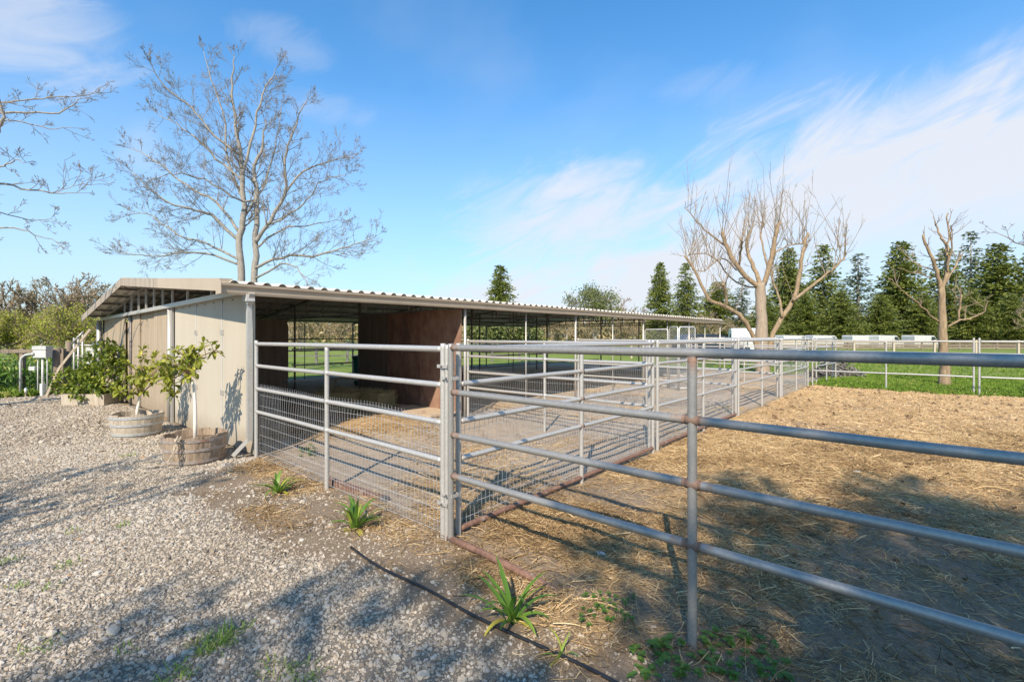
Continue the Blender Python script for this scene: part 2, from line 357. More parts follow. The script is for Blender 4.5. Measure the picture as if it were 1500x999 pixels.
c = mix(nt, A_['pen'], dirt, penc)
c = mix(nt, msk(A_['straw'], 1.3), c, strawc); c = mix(nt, msk(A_['grav'], .8), c, gravc); c = mix(nt, msk(A_['grass'], .6), c, grasc)
L(nt, c, bs.inputs['Base Color']); bs.inputs['Roughness'].default_value = .95
bs.inputs['Specular IOR Level'].default_value = .15
hh = math_(nt, 'ADD', math_(nt, 'MULTIPLY', nf, 1.0), math_(nt, 'MULTIPLY', nx_, .4)); bump(nt, hh, bs, .9, .025)
ground = g_.build('ground', m, None, True, 'structure')
gm = masks(Y.ravel(), -X.ravel())
for nme, arr in zip(('grav', 'straw', 'grass', 'pen'), gm):
    t = ground.data.attributes.new(nme, 'FLOAT', 'POINT'); t.data.foreach_set('value', arr.astype(np.float32))

# ------------------------------------------------------------------ scattered stuff through geometry nodes
def scatter(name, pts, rot, sca, val, proto, mat, label, cat, radius=1.0):
    me = bpy.data.meshes.new(name); me.vertices.add(len(pts)); me.vertices.foreach_set('co', np.asarray(pts, np.float32).ravel())
    for nme, arr in (('rot', rot), ('sca', sca)):
        t = me.attributes.new(nme, 'FLOAT_VECTOR', 'POINT'); t.data.foreach_set('vector', np.asarray(arr, np.float32).ravel())
    t = me.attributes.new('v', 'FLOAT', 'POINT'); t.data.foreach_set('value', np.asarray(val, np.float32))
    o = bpy.data.objects.new(name, me); COL.objects.link(o); o['kind'] = 'stuff'; tag(o, label, cat)
    ng = bpy.data.node_groups.new(name+'_nodes', 'GeometryNodeTree')
    ng.interface.new_socket('Geometry', in_out='INPUT', socket_type='NodeSocketGeometry'); ng.interface.new_socket('Geometry', in_out='OUTPUT', socket_type='NodeSocketGeometry')
    gi = ng.nodes.new('NodeGroupInput'); go = ng.nodes.new('NodeGroupOutput')
    geo = proto(ng)
    iop = ng.nodes.new('GeometryNodeInstanceOnPoints'); ng.links.new(gi.outputs[0], iop.inputs['Points']); ng.links.new(geo, iop.inputs['Instance'])
    iop.inputs['Pick Instance'].default_value = True
    for nme, sk in (('rot', 'Rotation'), ('sca', 'Scale')):
        na = ng.nodes.new('GeometryNodeInputNamedAttribute'); na.data_type = 'FLOAT_VECTOR'; na.inputs['Name'].default_value = nme
        src = na.outputs[0]
        if nme == 'rot':
            e = ng.nodes.new('FunctionNodeEulerToRotation'); ng.links.new(src, e.inputs[0]); src = e.outputs[0]
        ng.links.new(src, iop.inputs[sk])
    ng.links.new(iop.outputs[0], go.inputs[0])
    md = o.modifiers.new('scatter', 'NODES'); md.node_group = ng
    me.materials.append(mat); return o
def setmat(ng, geo, mat):
    s_ = ng.nodes.new('GeometryNodeSetMaterial'); ng.links.new(geo, s_.inputs[0]); s_.inputs['Material'].default_value = mat; return s_.outputs[0]
def stones(mat):
    def f(ng):
        gti = ng.nodes.new('GeometryNodeGeometryToInstance')
        for k_ in range(6):
            ico = ng.nodes.new('GeometryNodeMeshIcoSphere'); ico.inputs['Radius'].default_value = 1; ico.inputs['Subdivisions'].default_value = 1 if k_ < 4 else 2
            nz = ng.nodes.new('ShaderNodeTexNoise'); nz.noise_dimensions = '4D'; nz.inputs['W'].default_value = k_*7.3; nz.inputs['Scale'].default_value = 1.3
            vm = ng.nodes.new('ShaderNodeVectorMath'); vm.operation = 'SUBTRACT'; ng.links.new(nz.outputs['Color'], vm.inputs[0]); vm.inputs[1].default_value = (.5, .5, .5)
            vs = ng.nodes.new('ShaderNodeVectorMath'); vs.operation = 'SCALE'; ng.links.new(vm.outputs[0], vs.inputs[0]); vs.inputs['Scale'].default_value = 2.2
            sp = ng.nodes.new('GeometryNodeSetPosition'); ng.links.new(ico.outputs[0], sp.inputs[0]); ng.links.new(vs.outputs[0], sp.inputs['Offset'])
            ng.links.new(setmat(ng, sp.outputs[0], mat), gti.inputs[0])
        return gti.outputs[0]
    return f
def blades(mat, curves, rad):        # bent thin stalks: list of (start, mid, end) sets, one instance per set
    def f(ng):
        gti = ng.nodes.new('GeometryNodeGeometryToInstance')
        for cs in curves:
            jn = ng.nodes.new('GeometryNodeJoinGeometry')
            for (s0, m0, e0) in cs:
                q = ng.nodes.new('GeometryNodeCurveQuadraticBezier'); q.inputs['Resolution'].default_value = 3
                q.inputs['Start'].default_value = s0; q.inputs['Middle'].default_value = m0; q.inputs['End'].default_value = e0
                ng.links.new(q.outputs[0], jn.inputs[0])
            ci = ng.nodes.new('GeometryNodeCurvePrimitiveCircle'); ci.inputs['Resolution'].default_value = 3; ci.inputs['Radius'].default_value = rad
            cm = ng.nodes.new('GeometryNodeCurveToMesh'); ng.links.new(jn.outputs[0], cm.inputs[0]); ng.links.new(ci.outputs[0], cm.inputs[1])
            ng.links.new(setmat(ng, cm.outputs[0], mat), gti.inputs[0])
        return gti.outputs[0]
    return f
def instmat(name, stops, rough=.85, trans=0):
    m, nt, bs, out = newmat(name)
    a_ = N(nt, 'ShaderNodeAttribute', attribute_name='v', attribute_type='INSTANCER').outputs['Fac']
    c = ramp(nt, a_, *stops)
    nz = noise(nt, N(nt, 'ShaderNodeTexCoord').outputs['Object'], 3, 4, .7)
    c = mix(nt, .35, c, mix(nt, nz, (.1, .09, .08), (.8, .77, .72)), 'OVERLAY')
    L(nt, c, bs.inputs['Base Color']); bs.inputs['Roughness'].default_value = rough; bs.inputs['Specular IOR Level'].default_value = .25
    return m
MST = instmat('gravel_stone', [(0, (.22, .18, .14)), (.25, (.37, .315, .25)), (.5, (.47, .41, .335)), (.78, (.41, .385, .355)), (.95, (.58, .54, .48)), (1, (.38, .26, .17))])
MSTRAW = instmat('straw_stalk', [(0, (.10, .065, .035)), (.35, (.30, .195, .095)), (.7, (.60, .425, .22)), (1, (.76, .60, .36))])
MCHIP = instmat('wood_chip', [(0, (.09, .06, .04)), (.3, (.38, .25, .14)), (.8, (.62, .435, .25)), (1, (.74, .58, .38))])
MTURF = instmat('turf_blade', [(0, (.09, .17, .02)), (.5, (.17, .28, .035)), (.85, (.26, .36, .06)), (1, (.44, .42, .14))])
def sample(z0, z1, dens, x0=-1.15, x1=1.15):
    zc = RNG.uniform(z0, z1, int(dens*(z1-z0)*(z1)*(x1-x0))); xr = RNG.uniform(x0, x1, len(zc)) * z1
    ok = np.abs(xr) < 1.3*np.maximum(zc, 0)+1.0; zc = zc[ok]; xr = xr[ok]
    a = xr*math.sin(YAW)+zc*math.cos(YAW); b = -xr*math.cos(YAW)+zc*math.sin(YAW)
    return a, b
P_ = []; S_ = []
for z0, z1, dn, sz in ((.3, 4, 5000, .0070), (4, 7, 3000, .0083), (7, 14, 950, .0125)):
    a, b = sample(z0, z1, dn, -1.5, .5)
    g, s, w_, p, pad = masks(a, b); strip = (1-g)*(a < 2.5)
    keep = RNG.random(len(a)) < np.clip(np.clip(g*1.2-.12, 0, 1)+strip*np.clip(.55*vnoise(a, b, .25, 31)-.14, .03, 1), 0, 1); keep &= ~((a > 2.42) & (b > 6.7)); a = a[keep]; b = b[keep]
    P_.append(np.stack([-b, a, gh(a, b)+sz*.15], 1)); S_.append(sz*np.exp(RNG.normal(-.06, .42, len(a))))
P_ = np.concatenate(P_); S_ = np.concatenate(S_); n = len(P_)
sc3 = np.stack([S_*RNG.uniform(.8, 1.5, n), S_*RNG.uniform(.7, 1.2, n), S_*RNG.uniform(.45, .8, n)], 1)
rot = np.stack([RNG.normal(0, .45, n), RNG.normal(0, .45, n), RNG.uniform(0, 6.28, n)], 1)
scatter('gravel', P_, rot, sc3, np.clip(RNG.normal(.41, .22, n)+.35*(vnoise(P_[:, 1], P_[:, 0], 1.3, 41)-.5), 0, 1), stones(MST), MST, 'pale crushed stone gravel covering the yard in front of the stable', 'gravel')
P_ = []; Ls = []
for z0, z1, dn, ln in ((1.8, 4.5, 6500, .055), (4.5, 8, 3200, .062), (8, 16, 420, .08)):
    a, b = sample(z0, z1, dn, -1.0, 1.2)
    g, s, w_, p, pad = masks(a, b); keep = RNG.random(len(a)) < s**1.3*(1-g)*(b < 9.5); a = a[keep]; b = b[keep]
    P_.append(np.stack([-b, a, gh(a, b)+RNG.uniform(.002, .022, len(a))], 1)); Ls.append(ln*np.exp(RNG.normal(0, .5, len(a))))
P_ = np.concatenate(P_); Ls = np.concatenate(Ls); n = len(P_)
th = np.clip(.9+.0/Ls, .5, 1.2)
sc3 = np.stack([Ls, Ls*.5+.02, Ls*.5+.02], 1); rot = np.stack([RNG.uniform(0, 6.28, n), RNG.normal(0, .28, n), RNG.uniform(0, 6.28, n)], 1)
cv_ = [[((-.5, 0, 0), (0, y, z), (.5, 0, 0))] for y, z in ((0, .0), (.08, .05), (-.18, .1), (.4, .12), (-.06, .1))]
scatter('straw_litter', P_, rot, sc3, np.clip(RNG.normal(.50, .25, n)+.5*(vnoise(P_[:, 1], P_[:, 0], .55, 51)-.5)+.03*(P_[:, 1]-4), 0, 1), blades(MSTRAW, cv_, .028), MSTRAW, 'loose straw and dry stalks strewn over the paddock and pens', 'straw')
a = 17.8-11*RNG.random(22000)**1.3; b = RNG.uniform(-3.5, 2.8, 22000); zc = a*math.cos(YAW)+b*math.sin(YAW)
a = np.concatenate([a, RNG.uniform(3, 17, 700)]); b = np.concatenate([b, RNG.uniform(-3.5, 2.6, 700)])
n = len(a); Pc = np.stack([-b, a, gh(a, b)+.004], 1); s0 = RNG.uniform(.006, .016, n)*np.where(RNG.random(n) < .03, 2.0, 1); vv = RNG.beta(4, 1.8, n); vv[s0 > .018] *= .12; s0[s0 > .018] *= 1.5
s0[-700:] = RNG.uniform(.010, .026, 700); vv[-700:] = RNG.uniform(0, .12, 700)
scatter('wood_chips', Pc, np.stack([RNG.normal(0, .5, n), RNG.normal(0, .5, n), RNG.uniform(0, 6.28, n)], 1), np.stack([s0*1.6, s0*.8, s0*.35], 1), vv, stones(MCHIP), MCHIP, 'tan wood chips and droppings on the sunlit far paddock', 'wood chips')
# turf beyond the far fence and behind the barn
tuft = []
for k_ in range(4):
    cs = []
    for q in range(7):
        t = random.uniform(0, 6.28); r_ = random.uniform(.15, .6); h_ = random.uniform(.5, 1)
        cs.append(((.1*math.cos(t+2), .1*math.sin(t+2), 0), (.15*math.cos(t), .15*math.sin(t), h_*.6), (r_*math.cos(t), r_*math.sin(t), h_)))
    tuft.append(cs)
a = np.concatenate([RNG.uniform(17.3, 24, 15000), RNG.uniform(24, 46, 11000), RNG.uniform(-3, 3.5, 4500)]); b = np.concatenate([RNG.uniform(-6, 3.2, 15000), RNG.uniform(-16, 8, 11000), RNG.uniform(17.8, 21, 4500)])
g, s, w_, p, pad = masks(a, b); keep = RNG.random(len(a)) < w_; a = a[keep]; b = b[keep]; n = len(a)
s0 = RNG.uniform(.06, .14, n)*np.where(a > 24, .85, 1)*np.where(b > 17, 1.5, 1)
scatter('pasture_grass', np.stack([-b, a, gh(a, b)-.01], 1), np.stack([np.zeros(n), np.zeros(n), RNG.uniform(0, 6.28, n)], 1), np.stack([s0*1.1, s0*1.1, s0], 1), np.clip(RNG.normal(.5, .25, n)+.3*(vnoise(a, b, 3, 4)-.5), 0, 1), blades(MTURF, tuft, .045), MTURF, 'short bright green grass beyond the far paddock fence', 'grass')

# ------------------------------------------------------------------ stable
EB, RB, FB = 6.72, 12.45, 17.6       # eave, ridge, far eave distances (world x is minus these)
EZ, RZ, FZ = 2.27, 2.74, 2.10
A0, A1 = 2.08, 21.6
def rz(b): return EZ+(RZ-EZ)*(b-EB)/(RB-EB) if b < RB else RZ+(FZ-RZ)*(b-RB)/(FB-RB)
stable = thing('stable', 'long low open sided horse stable with cream end wall and ribbed metal roof', 'stable', (-12, 12, 0))
PX, PY = -12, 12                      # parts of the stable are written in world coordinates and shifted
def sb(mb, name, mat, smooth=False, kind=None):
    for v in mb.v: v -= np.array([PX, PY, 0])
    return mb.build(name, mat, stable, smooth, kind)
def corr(b0, b1, z0, z1, name):
    prof = []; p0 = .2
    for k_ in range(int((A1-A0)/p0)):
        y = A0+k_*p0
        prof += [(y, 0), (y+.088, 0), (y+.1, .016), (y+.118, .030), (y+.144, .036), (y+.170, .030), (y+.188, .016)]
    prof.append((A1, 0)); n = len(prof); mb = MB(); ns = 5
    V = []; 
    for s_ in range(ns+1):
        t = s_/ns
        V += [(-(b0+(b1-b0)*t), y, z0+(z1-z0)*t+h+.002*math.sin(y*3+t*5)) for y, h in prof]
    F = [(s_*n+i, (s_+1)*n+i, (s_+1)*n+i+1, s_*n+i+1) for s_ in range(ns) for i in range(n-1)]
    mb.add(V, F); o = sb(mb, name, MROOF, True); md = o.modifiers.new('thick', 'SOLIDIFY'); md.thickness = .003; md.offset = 1
    return o
corr(EB-.10, RB, EZ, RZ, 'roof_slope'); corr(RB, FB+.05, RZ, FZ, 'roof_slope')
mb = MB(); mb.bar((-RB, A0, RZ+.045), (-RB, A1, RZ+.045), .3, .012); sb(mb, 'ridge_cap', MROOF)
# gutter, extruded profile along the eave
prof = [(-.03, -.135), (.075, -.135), (.085, -.11), (.092, -.06), (.120, -.03), (.125, 0), (.112, 0), (.10, -.03), (.078, -.055), (.066, -.12), (-.03, -.12)]
mb = MB(); ys = np.linspace(A0-.02, A1, 14); n = len(prof); V = []
for y in ys: V += [(-EB+.03+u, y, EZ-.01+z+.004*math.sin(y*1.3)) for u, z in prof]
F = [(s_*n+i, s_*n+(i+1) % n, (s_+1)*n+(i+1) % n, (s_+1)*n+i) for s_ in range(len(ys)-1) for i in range(n)]
mb.add(V, F); sb(mb, 'gutter', MTRIM)
mb = MB(); mb.box(-EB-.03, -EB+.155, A0-.028, A0-.021, EZ-.145, EZ+.02); sb(mb, 'gutter_end_cap', MTRIM)
mb = MB(); mb.bar((-EB-.02, A0, EZ-.075), (-EB-.02, A1, EZ-.075), .02, .13); sb(mb, 'fascia', MTRIM)
# gable trim: two slopes, each a folded strip
for (b0, b1, mt) in ((EB-.08, 9.6, MTRIM), (9.6, RB, MTRIM_OLD), (RB, FB+.05, MTRIM_OLD)):
    mb = MB(); q = [(-b0, rz(max(b0, EB))), (-b1, rz(b1))]
    y0 = A0-.02
    V = [(q[0][0], y0, q[0][1]-.11), (q[1][0], y0, q[1][1]-.11), (q[1][0], y0, q[1][1]+.05), (q[0][0], y0, q[0][1]+.05),
         (q[0][0], y0+.012, q[0][1]-.11), (q[1][0], y0+.012, q[1][1]-.11), (q[1][0], y0+.16, q[1][1]+.055), (q[0][0], y0+.16, q[0][1]+.055)]
    mb.add(V, [(0, 1, 2, 3), (4, 7, 6, 5), (3, 2, 6, 7), (0, 4, 5, 1), (0, 3, 7, 4), (1, 5, 6, 2)]); sb(mb, 'gable_trim', mt)
# frames
FR = [2.5, 6.32, 10.16, 14.0, 17.84, 21.4]
for k_, a in enumerate(FR):
    for b, r_ in ((EB, .027), (10.5, .03), (14.0, .03), (17.35, .03)):
        if a == 2.5 and b == EB: continue
        mb = MB(); top = rz(b)-(.09 if b != EB else .12)
        mb.tube([(-b, a, -.05), (-b, a, top)], r_, 8); sb(mb, 'post', MG if b == EB else MSTEEL_D, True)
    for b0, b1 in ((EB, RB), (RB, 17.4)):
        mb = MB(); mb.bar((-b0, a, rz(b0)-.065), (-b1, a, rz(b1)-.065), .045, .05); sb(mb, 'rafter', MG if a == 2.5 else MSTEEL_D)
    if k_:
        mb = MB(); mb.bar((-EB-.02, a+.03, 2.115), (-17.35, a+.03, 2.115), .04, .04); sb(mb, 'tie_beam', MSTEEL_D)
        for b in np.arange(7.6, 17.2, .95):
            if rz(b)-.09 > 2.15:
                mb = MB(); mb.bar((-b, a+.03, 2.13), (-b, a+.03, rz(b)-.09), .025, .025); sb(mb, 'web_strut', MSTEEL_D)
for b in (7.5, 8.5, 9.5, 10.55, 11.5, 13.2, 14.1, 15.1, 16.1, 17.1):
    mb = MB(); mb.bar((-b, A0+.05, rz(b)-.025), (-b, A1-.05, rz(b)-.025), .06, .045); sb(mb, 'purlin', MTRIM_OLD if b in (7.5, 9.5) else MSTEEL_D)
for k_ in range(9):                    # short hanger struts under the front slope
    a = 3.3+k_*1.95; b = 8.5 if k_ % 2 else 9.5
    mb = MB(); mb.bar((-b, a, rz(b)-.05), (-b, a, rz(b)-.3), .03, .03); sb(mb, 'hanger', MSTEEL_D)
# head beam on the end wall and struts above it
mb = MB(); mb.bar((-EB-.05, 2.45, 2.20), (-17.3, 2.45, 2.20-.14), .08, .07); sb(mb, 'head_beam', MG)
for b in (8.2, 9.4, 10.3, 10.95, 11.6, 12.25, 12.9, 13.6, 14.3):
    mb = MB(); mb.bar((-b, 2.44, 2.2-.14*(b-EB)/10.6+.03), (-b, 2.44, rz(b)-.08), .032, .03); sb(mb, 'strut', MG)
mb = MB(); mb.bar((-8.6, 2.30, rz(8.6)-.10), (-10.9, 2.30, rz(10.9)-.12), .03, .04); sb(mb, 'brace', MTRIM_OLD)
# end wall: cream sheets, then weathered grooved sheets
def topz(b): return 2.17-.14*(b-EB)/10.6
def sheet(b0, b1, mt, name, y=2.5, groove=0, z0=.02, lean=0):
    mb = MB(); n = max(1, int(round((b1-b0)/groove))) if groove else 1; w_ = (b1-b0)/n
    for i in range(n):
        c0 = b0+i*w_+(.006 if groove and i else 0); c1 = b0+(i+1)*w_
        V = [(-c0, y, z0), (-c1, y, z0), (-c1, y, topz(c1)), (-c0, y, topz(c0)), (-c0, y+.02, z0), (-c1, y+.02, z0), (-c1, y+.02, topz(c1)), (-c0, y+.02, topz(c0))]
        mb.add(V, [(0, 3, 2, 1), (4, 5, 6, 7), (0, 1, 5, 4), (2, 3, 7, 6), (0, 4, 7, 3), (1, 2, 6, 5)])
        if groove and i: mb.box(-c0-.0, -c0+.007, y+.012, y+.019, z0, topz(c0)-.005)
    return sb(mb, name, mt)
for b0, b1 in ((6.75, 7.925), (7.935, 9.155), (9.165, 10.40)): sheet(b0, b1, MWALL, 'wall_sheet')
for b0, b1, y in ((10.78, 12.0, 2.52), (12.01, 13.23, 2.545), (13.24, 14.45, 2.52), (14.47, 15.7, 2.47), (15.72, 17.2, 2.49)): sheet(b0, b1, MWOOD_W, 'siding_sheet', y, .15)
for b in (7.93, 9.16):                 # joint strips with small hinges
    mb = MB(); mb.box(-b-.012, -b+.012, 2.492, 2.4995, .04, topz(b)-.02); sb(mb, 'joint_strip', MGREYP)
    for z in (.72, 1.62):
        for s_ in (-1, 1):
            mb = MB(); mb.box(-b-.04*s_-.018, -b-.04*s_+.018, 2.484, 2.4985, z, z+.07); sb(mb, 'hinge', MG)
for b in np.arange(7.1, 10.3, .4):
    mb = MB(); mb.box(-b-.012, -b+.012, 2.488, 2.4985, topz(b)-.05, topz(b)-.035); sb(mb, 'screw_plate', MSTEEL_D)
mb = MB(); mb.tube([(-10.62, 2.47, -.02), (-10.62, 2.47, 2.15)], .04, 10); sb(mb, 'post', MG, True)
mb = MB(); mb.box(-10.53, -10.47, 2.46, 2.50, 0, 2.12); sb(mb, 'door_jamb', MG)
mb = MB(); mb.tube([(-17.35, 2.40, -.02), (-17.35, 2.40, 2.02)], .06, 10); sb(mb, 'post', MG, True)
# downspout
mb = MB()
mb.bar((-6.60, 2.42, 2.16), (-6.68, 2.42, 2.02), .07, .07); sb(mb, 'downspout_elbow', MG)
mb = MB(); mb.box(-6.735, -6.68, 2.40, 2.455, .22, 2.06); sb(mb, 'downspout', MG)
mb = MB(); mb.bar((-6.71, 2.42, .24), (-6.80, 2.27, .04), .055, .05); sb(mb, 'downspout_spout', MG)
mb = MB(); mb.box(-6.76, -6.60, 2.36, 2.46, 2.05, 2.14); sb(mb, 'downspout_strap', MGREYP)
# plywood partition between the first two stalls
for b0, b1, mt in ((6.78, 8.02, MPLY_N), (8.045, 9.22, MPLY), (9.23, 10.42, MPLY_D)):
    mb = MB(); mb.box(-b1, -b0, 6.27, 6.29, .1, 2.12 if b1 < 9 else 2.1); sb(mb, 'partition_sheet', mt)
mb = MB(); mb.box(-8.3, -6.9, 5.6, 6.26, .09, .13); sb(mb, 'ledge_board', MPLY_L)
for k_ in range(4):
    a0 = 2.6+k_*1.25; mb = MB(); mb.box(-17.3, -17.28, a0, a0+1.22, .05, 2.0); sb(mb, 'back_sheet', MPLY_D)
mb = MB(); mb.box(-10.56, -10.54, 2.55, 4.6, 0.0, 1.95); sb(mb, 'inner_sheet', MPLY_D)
for a0 in (7.6, 11.4, 15.3):           # rails across the open back
    for z in (1.05, 1.48):
        mb = MB(); mb.tube([(-17.35, a0, z), (-17.35, a0+3.8, z)], .022, 6); sb(mb, 'back_rail', MSTEEL_D, True)
for a0 in (4.7, 6.4, 10.2, 14.05):
    for z in (.6, .95, 1.3):
        mb = MB(); mb.tube([(-10.55, a0, z), (-10.55, a0+(1.5 if a0 < 5 else 3.7), z)], .02, 6); sb(mb, 'stall_rail', MG if a0 < 5 else MSTEEL_D, True)
for a0 in (8.2, 12.1, 15.9, 19.6):
    for b in (EB+.02, 10.5, 17.35):
        mb = MB(); mb.tube([(-b, a0, 0), (-b, a0, rz(b)-.1)], .016, 6); sb(mb, 'slim_post', MG if b < 7 else MSTEEL_D, True)

# ------------------------------------------------------------------ pipe panels
def pipe(p, q, r_, name, mat, parent, ends=(1, 1), n=12):
    p = Vector(p); q = Vector(q); Ln = (q-p).length
    ts = [0, .03/Ln, .09/Ln] + list(np.linspace(.2/Ln, 1-.2/Ln, max(2, int(Ln/.5)))) + [1-.09/Ln, 1-.03/Ln, 1]
    pts = [p+(q-p)*t for t in ts]
    sag = random.uniform(-.004, .004)
    if abs((q-p).normalized().z) < .1: pts = [x+Vector((0, sag*.5, sag-.0))*math.sin(math.pi*t) for x, t in zip(pts, ts)]
    av = [.0]*len(ts); av[0] = ends[0]; av[1] = ends[0]*.8; av[-1] = ends[1]; av[-2] = ends[1]*.8
    mb = MB(); mb.tube(pts, r_, n, True, av=av); return mb.build(name, mat, parent, True)
def mesh_wire(Ln, h, parent, y=.035, sp=.05):
    xs = np.arange(.03, Ln-.02, sp); zs = [0.02, .1, .2, .3, .42, .54, .68, .82, h]
    mb = MB(); P = []; Q = []
    wob = lambda x, z: (x+.010*math.sin(x*9+z*5)+random.uniform(-.003, .003), y+.02*math.sin(x*4+z*3)*(z/h), z+.012*math.sin(x*3.1)*(z/h))
    grid = [[wob(x, z) for z in zs] for x in xs]
    for i in range(len(xs)):
        for j in range(len(zs)-1): P.append(grid[i][j]); Q.append(grid[i][j+1])
    for i in range(len(xs)-1):
        for j in range(len(zs)): P.append(grid[i][j]); Q.append(grid[i+1][j])
    for i in range(len(xs)):           # cut wire ends poking above the top wire
        g0 = grid[i][-1]; P.append(g0); Q.append((g0[0], g0[1], g0[2]+.035))
    mb.segs(P, Q, .0019, .0019, 3); return mb.build('wire_mesh', MWIRE, parent, False, 'stuff')
def panel(a0, b0, a1, b1, label, group, rails=(1.495, 1.21, .91, .61), bottom=None, mesh=0, mat=MG, ends=(1, 1), mid=True, msgn=1, r_=.0235, rustw=1):
    p = Vector((-b0, a0, 0)); q = Vector((-b1, a1, 0)); Ln = (q-p).length; rzz = math.atan2(q.y-p.y, q.x-p.x)
    t = thing('corral_panel', label, 'corral panel', (p.x, p.y, 0), rzz, group)
    for k_, on in enumerate(ends):
        x = .024 if k_ == 0 else Ln-.024
        if on: pipe((x, 0, -.06), (x, 0, 1.54), r_*.98, 'upright', mat, t, (.0, .2*rustw))
    if mid: pipe((Ln/2, 0, -.08), (Ln/2, 0, rails[0]-r_*.7), r_*.98, 'upright', mat, t, (.0, .8*rustw))
    for z in rails:
        if z == rails[0] or not mid: pipe((.045, 0, z), (Ln-.045, 0, z), r_*1.02, 'rail', mat, t, (rustw, rustw))
        else:
            pipe((.045, 0, z), (Ln/2-.02, 0, z), r_*.96, 'rail', mat, t, (rustw, rustw*.8)); pipe((Ln/2+.02, 0, z), (Ln-.045, 0, z), r_*.96, 'rail', mat, t, (rustw*.8, rustw))
            mb = MB(); mb.tube([(Ln/2-.034, 0, z), (Ln/2+.034, 0, z)], [r_*1.06, r_*1.06], 12, av=[1.1*rustw]*2); mb.build('weld', mat, t, True)
    if bottom is not None:
        z, bm = bottom; pipe((.045, 0, z), (Ln-.045, 0, z), r_, 'bottom_pipe', bm, t, (1, 1))
    if mesh: mesh_wire(Ln, mesh, t, .03*msgn)
    return t
PEN = 'pipe panels of the horse pens'
panel(2.48, 6.63, 2.48, 2.865, 'front panel of the nearest pen, between the downspout and the corner posts', PEN, mesh=.93, rustw=.35)
panel(2.575, 2.84, 6.28, 2.86, 'side panel running back from the near corner posts above a rusty bottom pipe', PEN, bottom=(.045, MRUST), mesh=.93, rustw=.5)
panel(6.38, 2.86, 10.10, 2.86, 'second outer side panel of the pen row, beyond the first pair of double posts', PEN, bottom=(.045, MRUST), mesh=.93, rustw=.3)
panel(10.22, 2.86, 13.94, 2.86, 'third outer side panel of the pen row counted from the near corner', PEN, rustw=.2)
panel(14.06, 2.86, 17.78, 2.86, 'farthest outer side panel of the pen row with mesh on it', PEN, mesh=.93, rustw=.2)
panel(6.32, 6.66, 6.32, 2.92, 'cross panel dividing first and second pens, starting at the plywood partition edge', PEN, mesh=.93, rustw=.3)
panel(10.16, 6.66, 10.16, 2.92, 'cross panel dividing second and third pens', PEN, rustw=.2, mesh=.93)
panel(14.0, 5.1, 14.0, 2.92, 'short cross panel beside the chain link gate', PEN, rustw=.2)
panel(17.84, 6.66, 17.84, 2.92, 'cross panel closing the far end of the pen row', PEN, rustw=.2)
panel(2.46, 2.80, 2.46, -.98, 'big rusty jointed pipe panel crossing the right foreground', 'pipe panels round the paddock', rails=(1.508, 1.165, .835, .52), mat=MGN, rustw=1.15, r_=.0245)
panel(2.46, -1.05, 2.46, -4.8, 'pipe panel continuing the foreground run out of frame to the right', 'pipe panels round the paddock', rails=(1.508, 1.165, .835, .52), mat=MGN, rustw=1.0, r_=.0245)
panel(17.9, 2.78, 17.9, -1.0, 'far paddock panel left of the slim pollarded tree', 'pipe panels round the paddock', rails=(1.45, 1.12, .80, .49), rustw=.1)
panel(17.9, -1.06, 17.9, -4.9, 'far paddock panel at the right edge of the photo', 'pipe panels round the paddock', rails=(1.45, 1.12, .80, .49), rustw=.1)
panel(21.0, 2.5, 18.2, 2.7, 'short far panel standing beyond the last pen by the brush pile', 'pipe panels beyond the pens', rustw=.1)
panel(21.2, 6.5, 21.2, 2.6, 'cross panel behind the row of pens, seen through their rails', 'pipe panels beyond the pens', rustw=.1)
panel(25.0, 9.0, 26.5, 4.5, 'loose panel in front of the white trailer', 'pipe panels beyond the pens', rustw=.1)
# corner post cluster: extra post with clamps
t = thing('corner_post', 'bright galvanised post squeezed between two panel ends at the near corner', 'post', (-2.838, 2.505, 0))
pipe((.0, -.025, -.05), (0, -.025, 1.53), .022, 'upright', MG, t, (0, 0))
for z in (1.36, 1.27, .36, .28):
    mb = MB(); x0 = -.088 if z in (1.36, .28) else -.032
    mb.box(x0, x0+.12, -.058, -.05, z-.013, z+.013); mb.box(x0, x0+.12, .012, .02, z-.013, z+.013); mb.box(x0, x0+.006, -.052, .014, z-.0125, z+.0125); mb.box(x0+.114, x0+.12, -.052, .014, z-.0125, z+.0125)
    c_ = mb.build('clamp', MG, t); mb = MB(); mb.tube([(x0+.06, -.075, z), (x0+.06, -.055, z)], .008, 6); mb.build('bolt', MSTEEL_D, c_)
t = thing('buried_pipe', 'rusty pipe half buried along the foot of the foreground panel', 'pipe', (0, 0, 0))
mb = MB(); mb.tube([(-2.80, 2.46, .03), (-2.5, 2.465, .022), (-2.2, 2.46, .012), (-1.95, 2.46, -.004), (-1.6, 2.46, -.05)], .026, 10); mb.build('pipe_length', MRUST, t, True)
t = thing('rusty_beam', 'short rusty beam lying at the middle post of the front panel', 'beam', (-4.45, 2.62, 0))
mb = MB(); mb.bar((-.5, -.03, .02), (.42, .05, .0), .06, .06); mb.build('beam_length', MRUST, t)
mb = MB(); mb.bar((.425, .051, .0), (.5, .058, .0), .065, .065); mb.build('beam_end', MSTEEL_D, t)
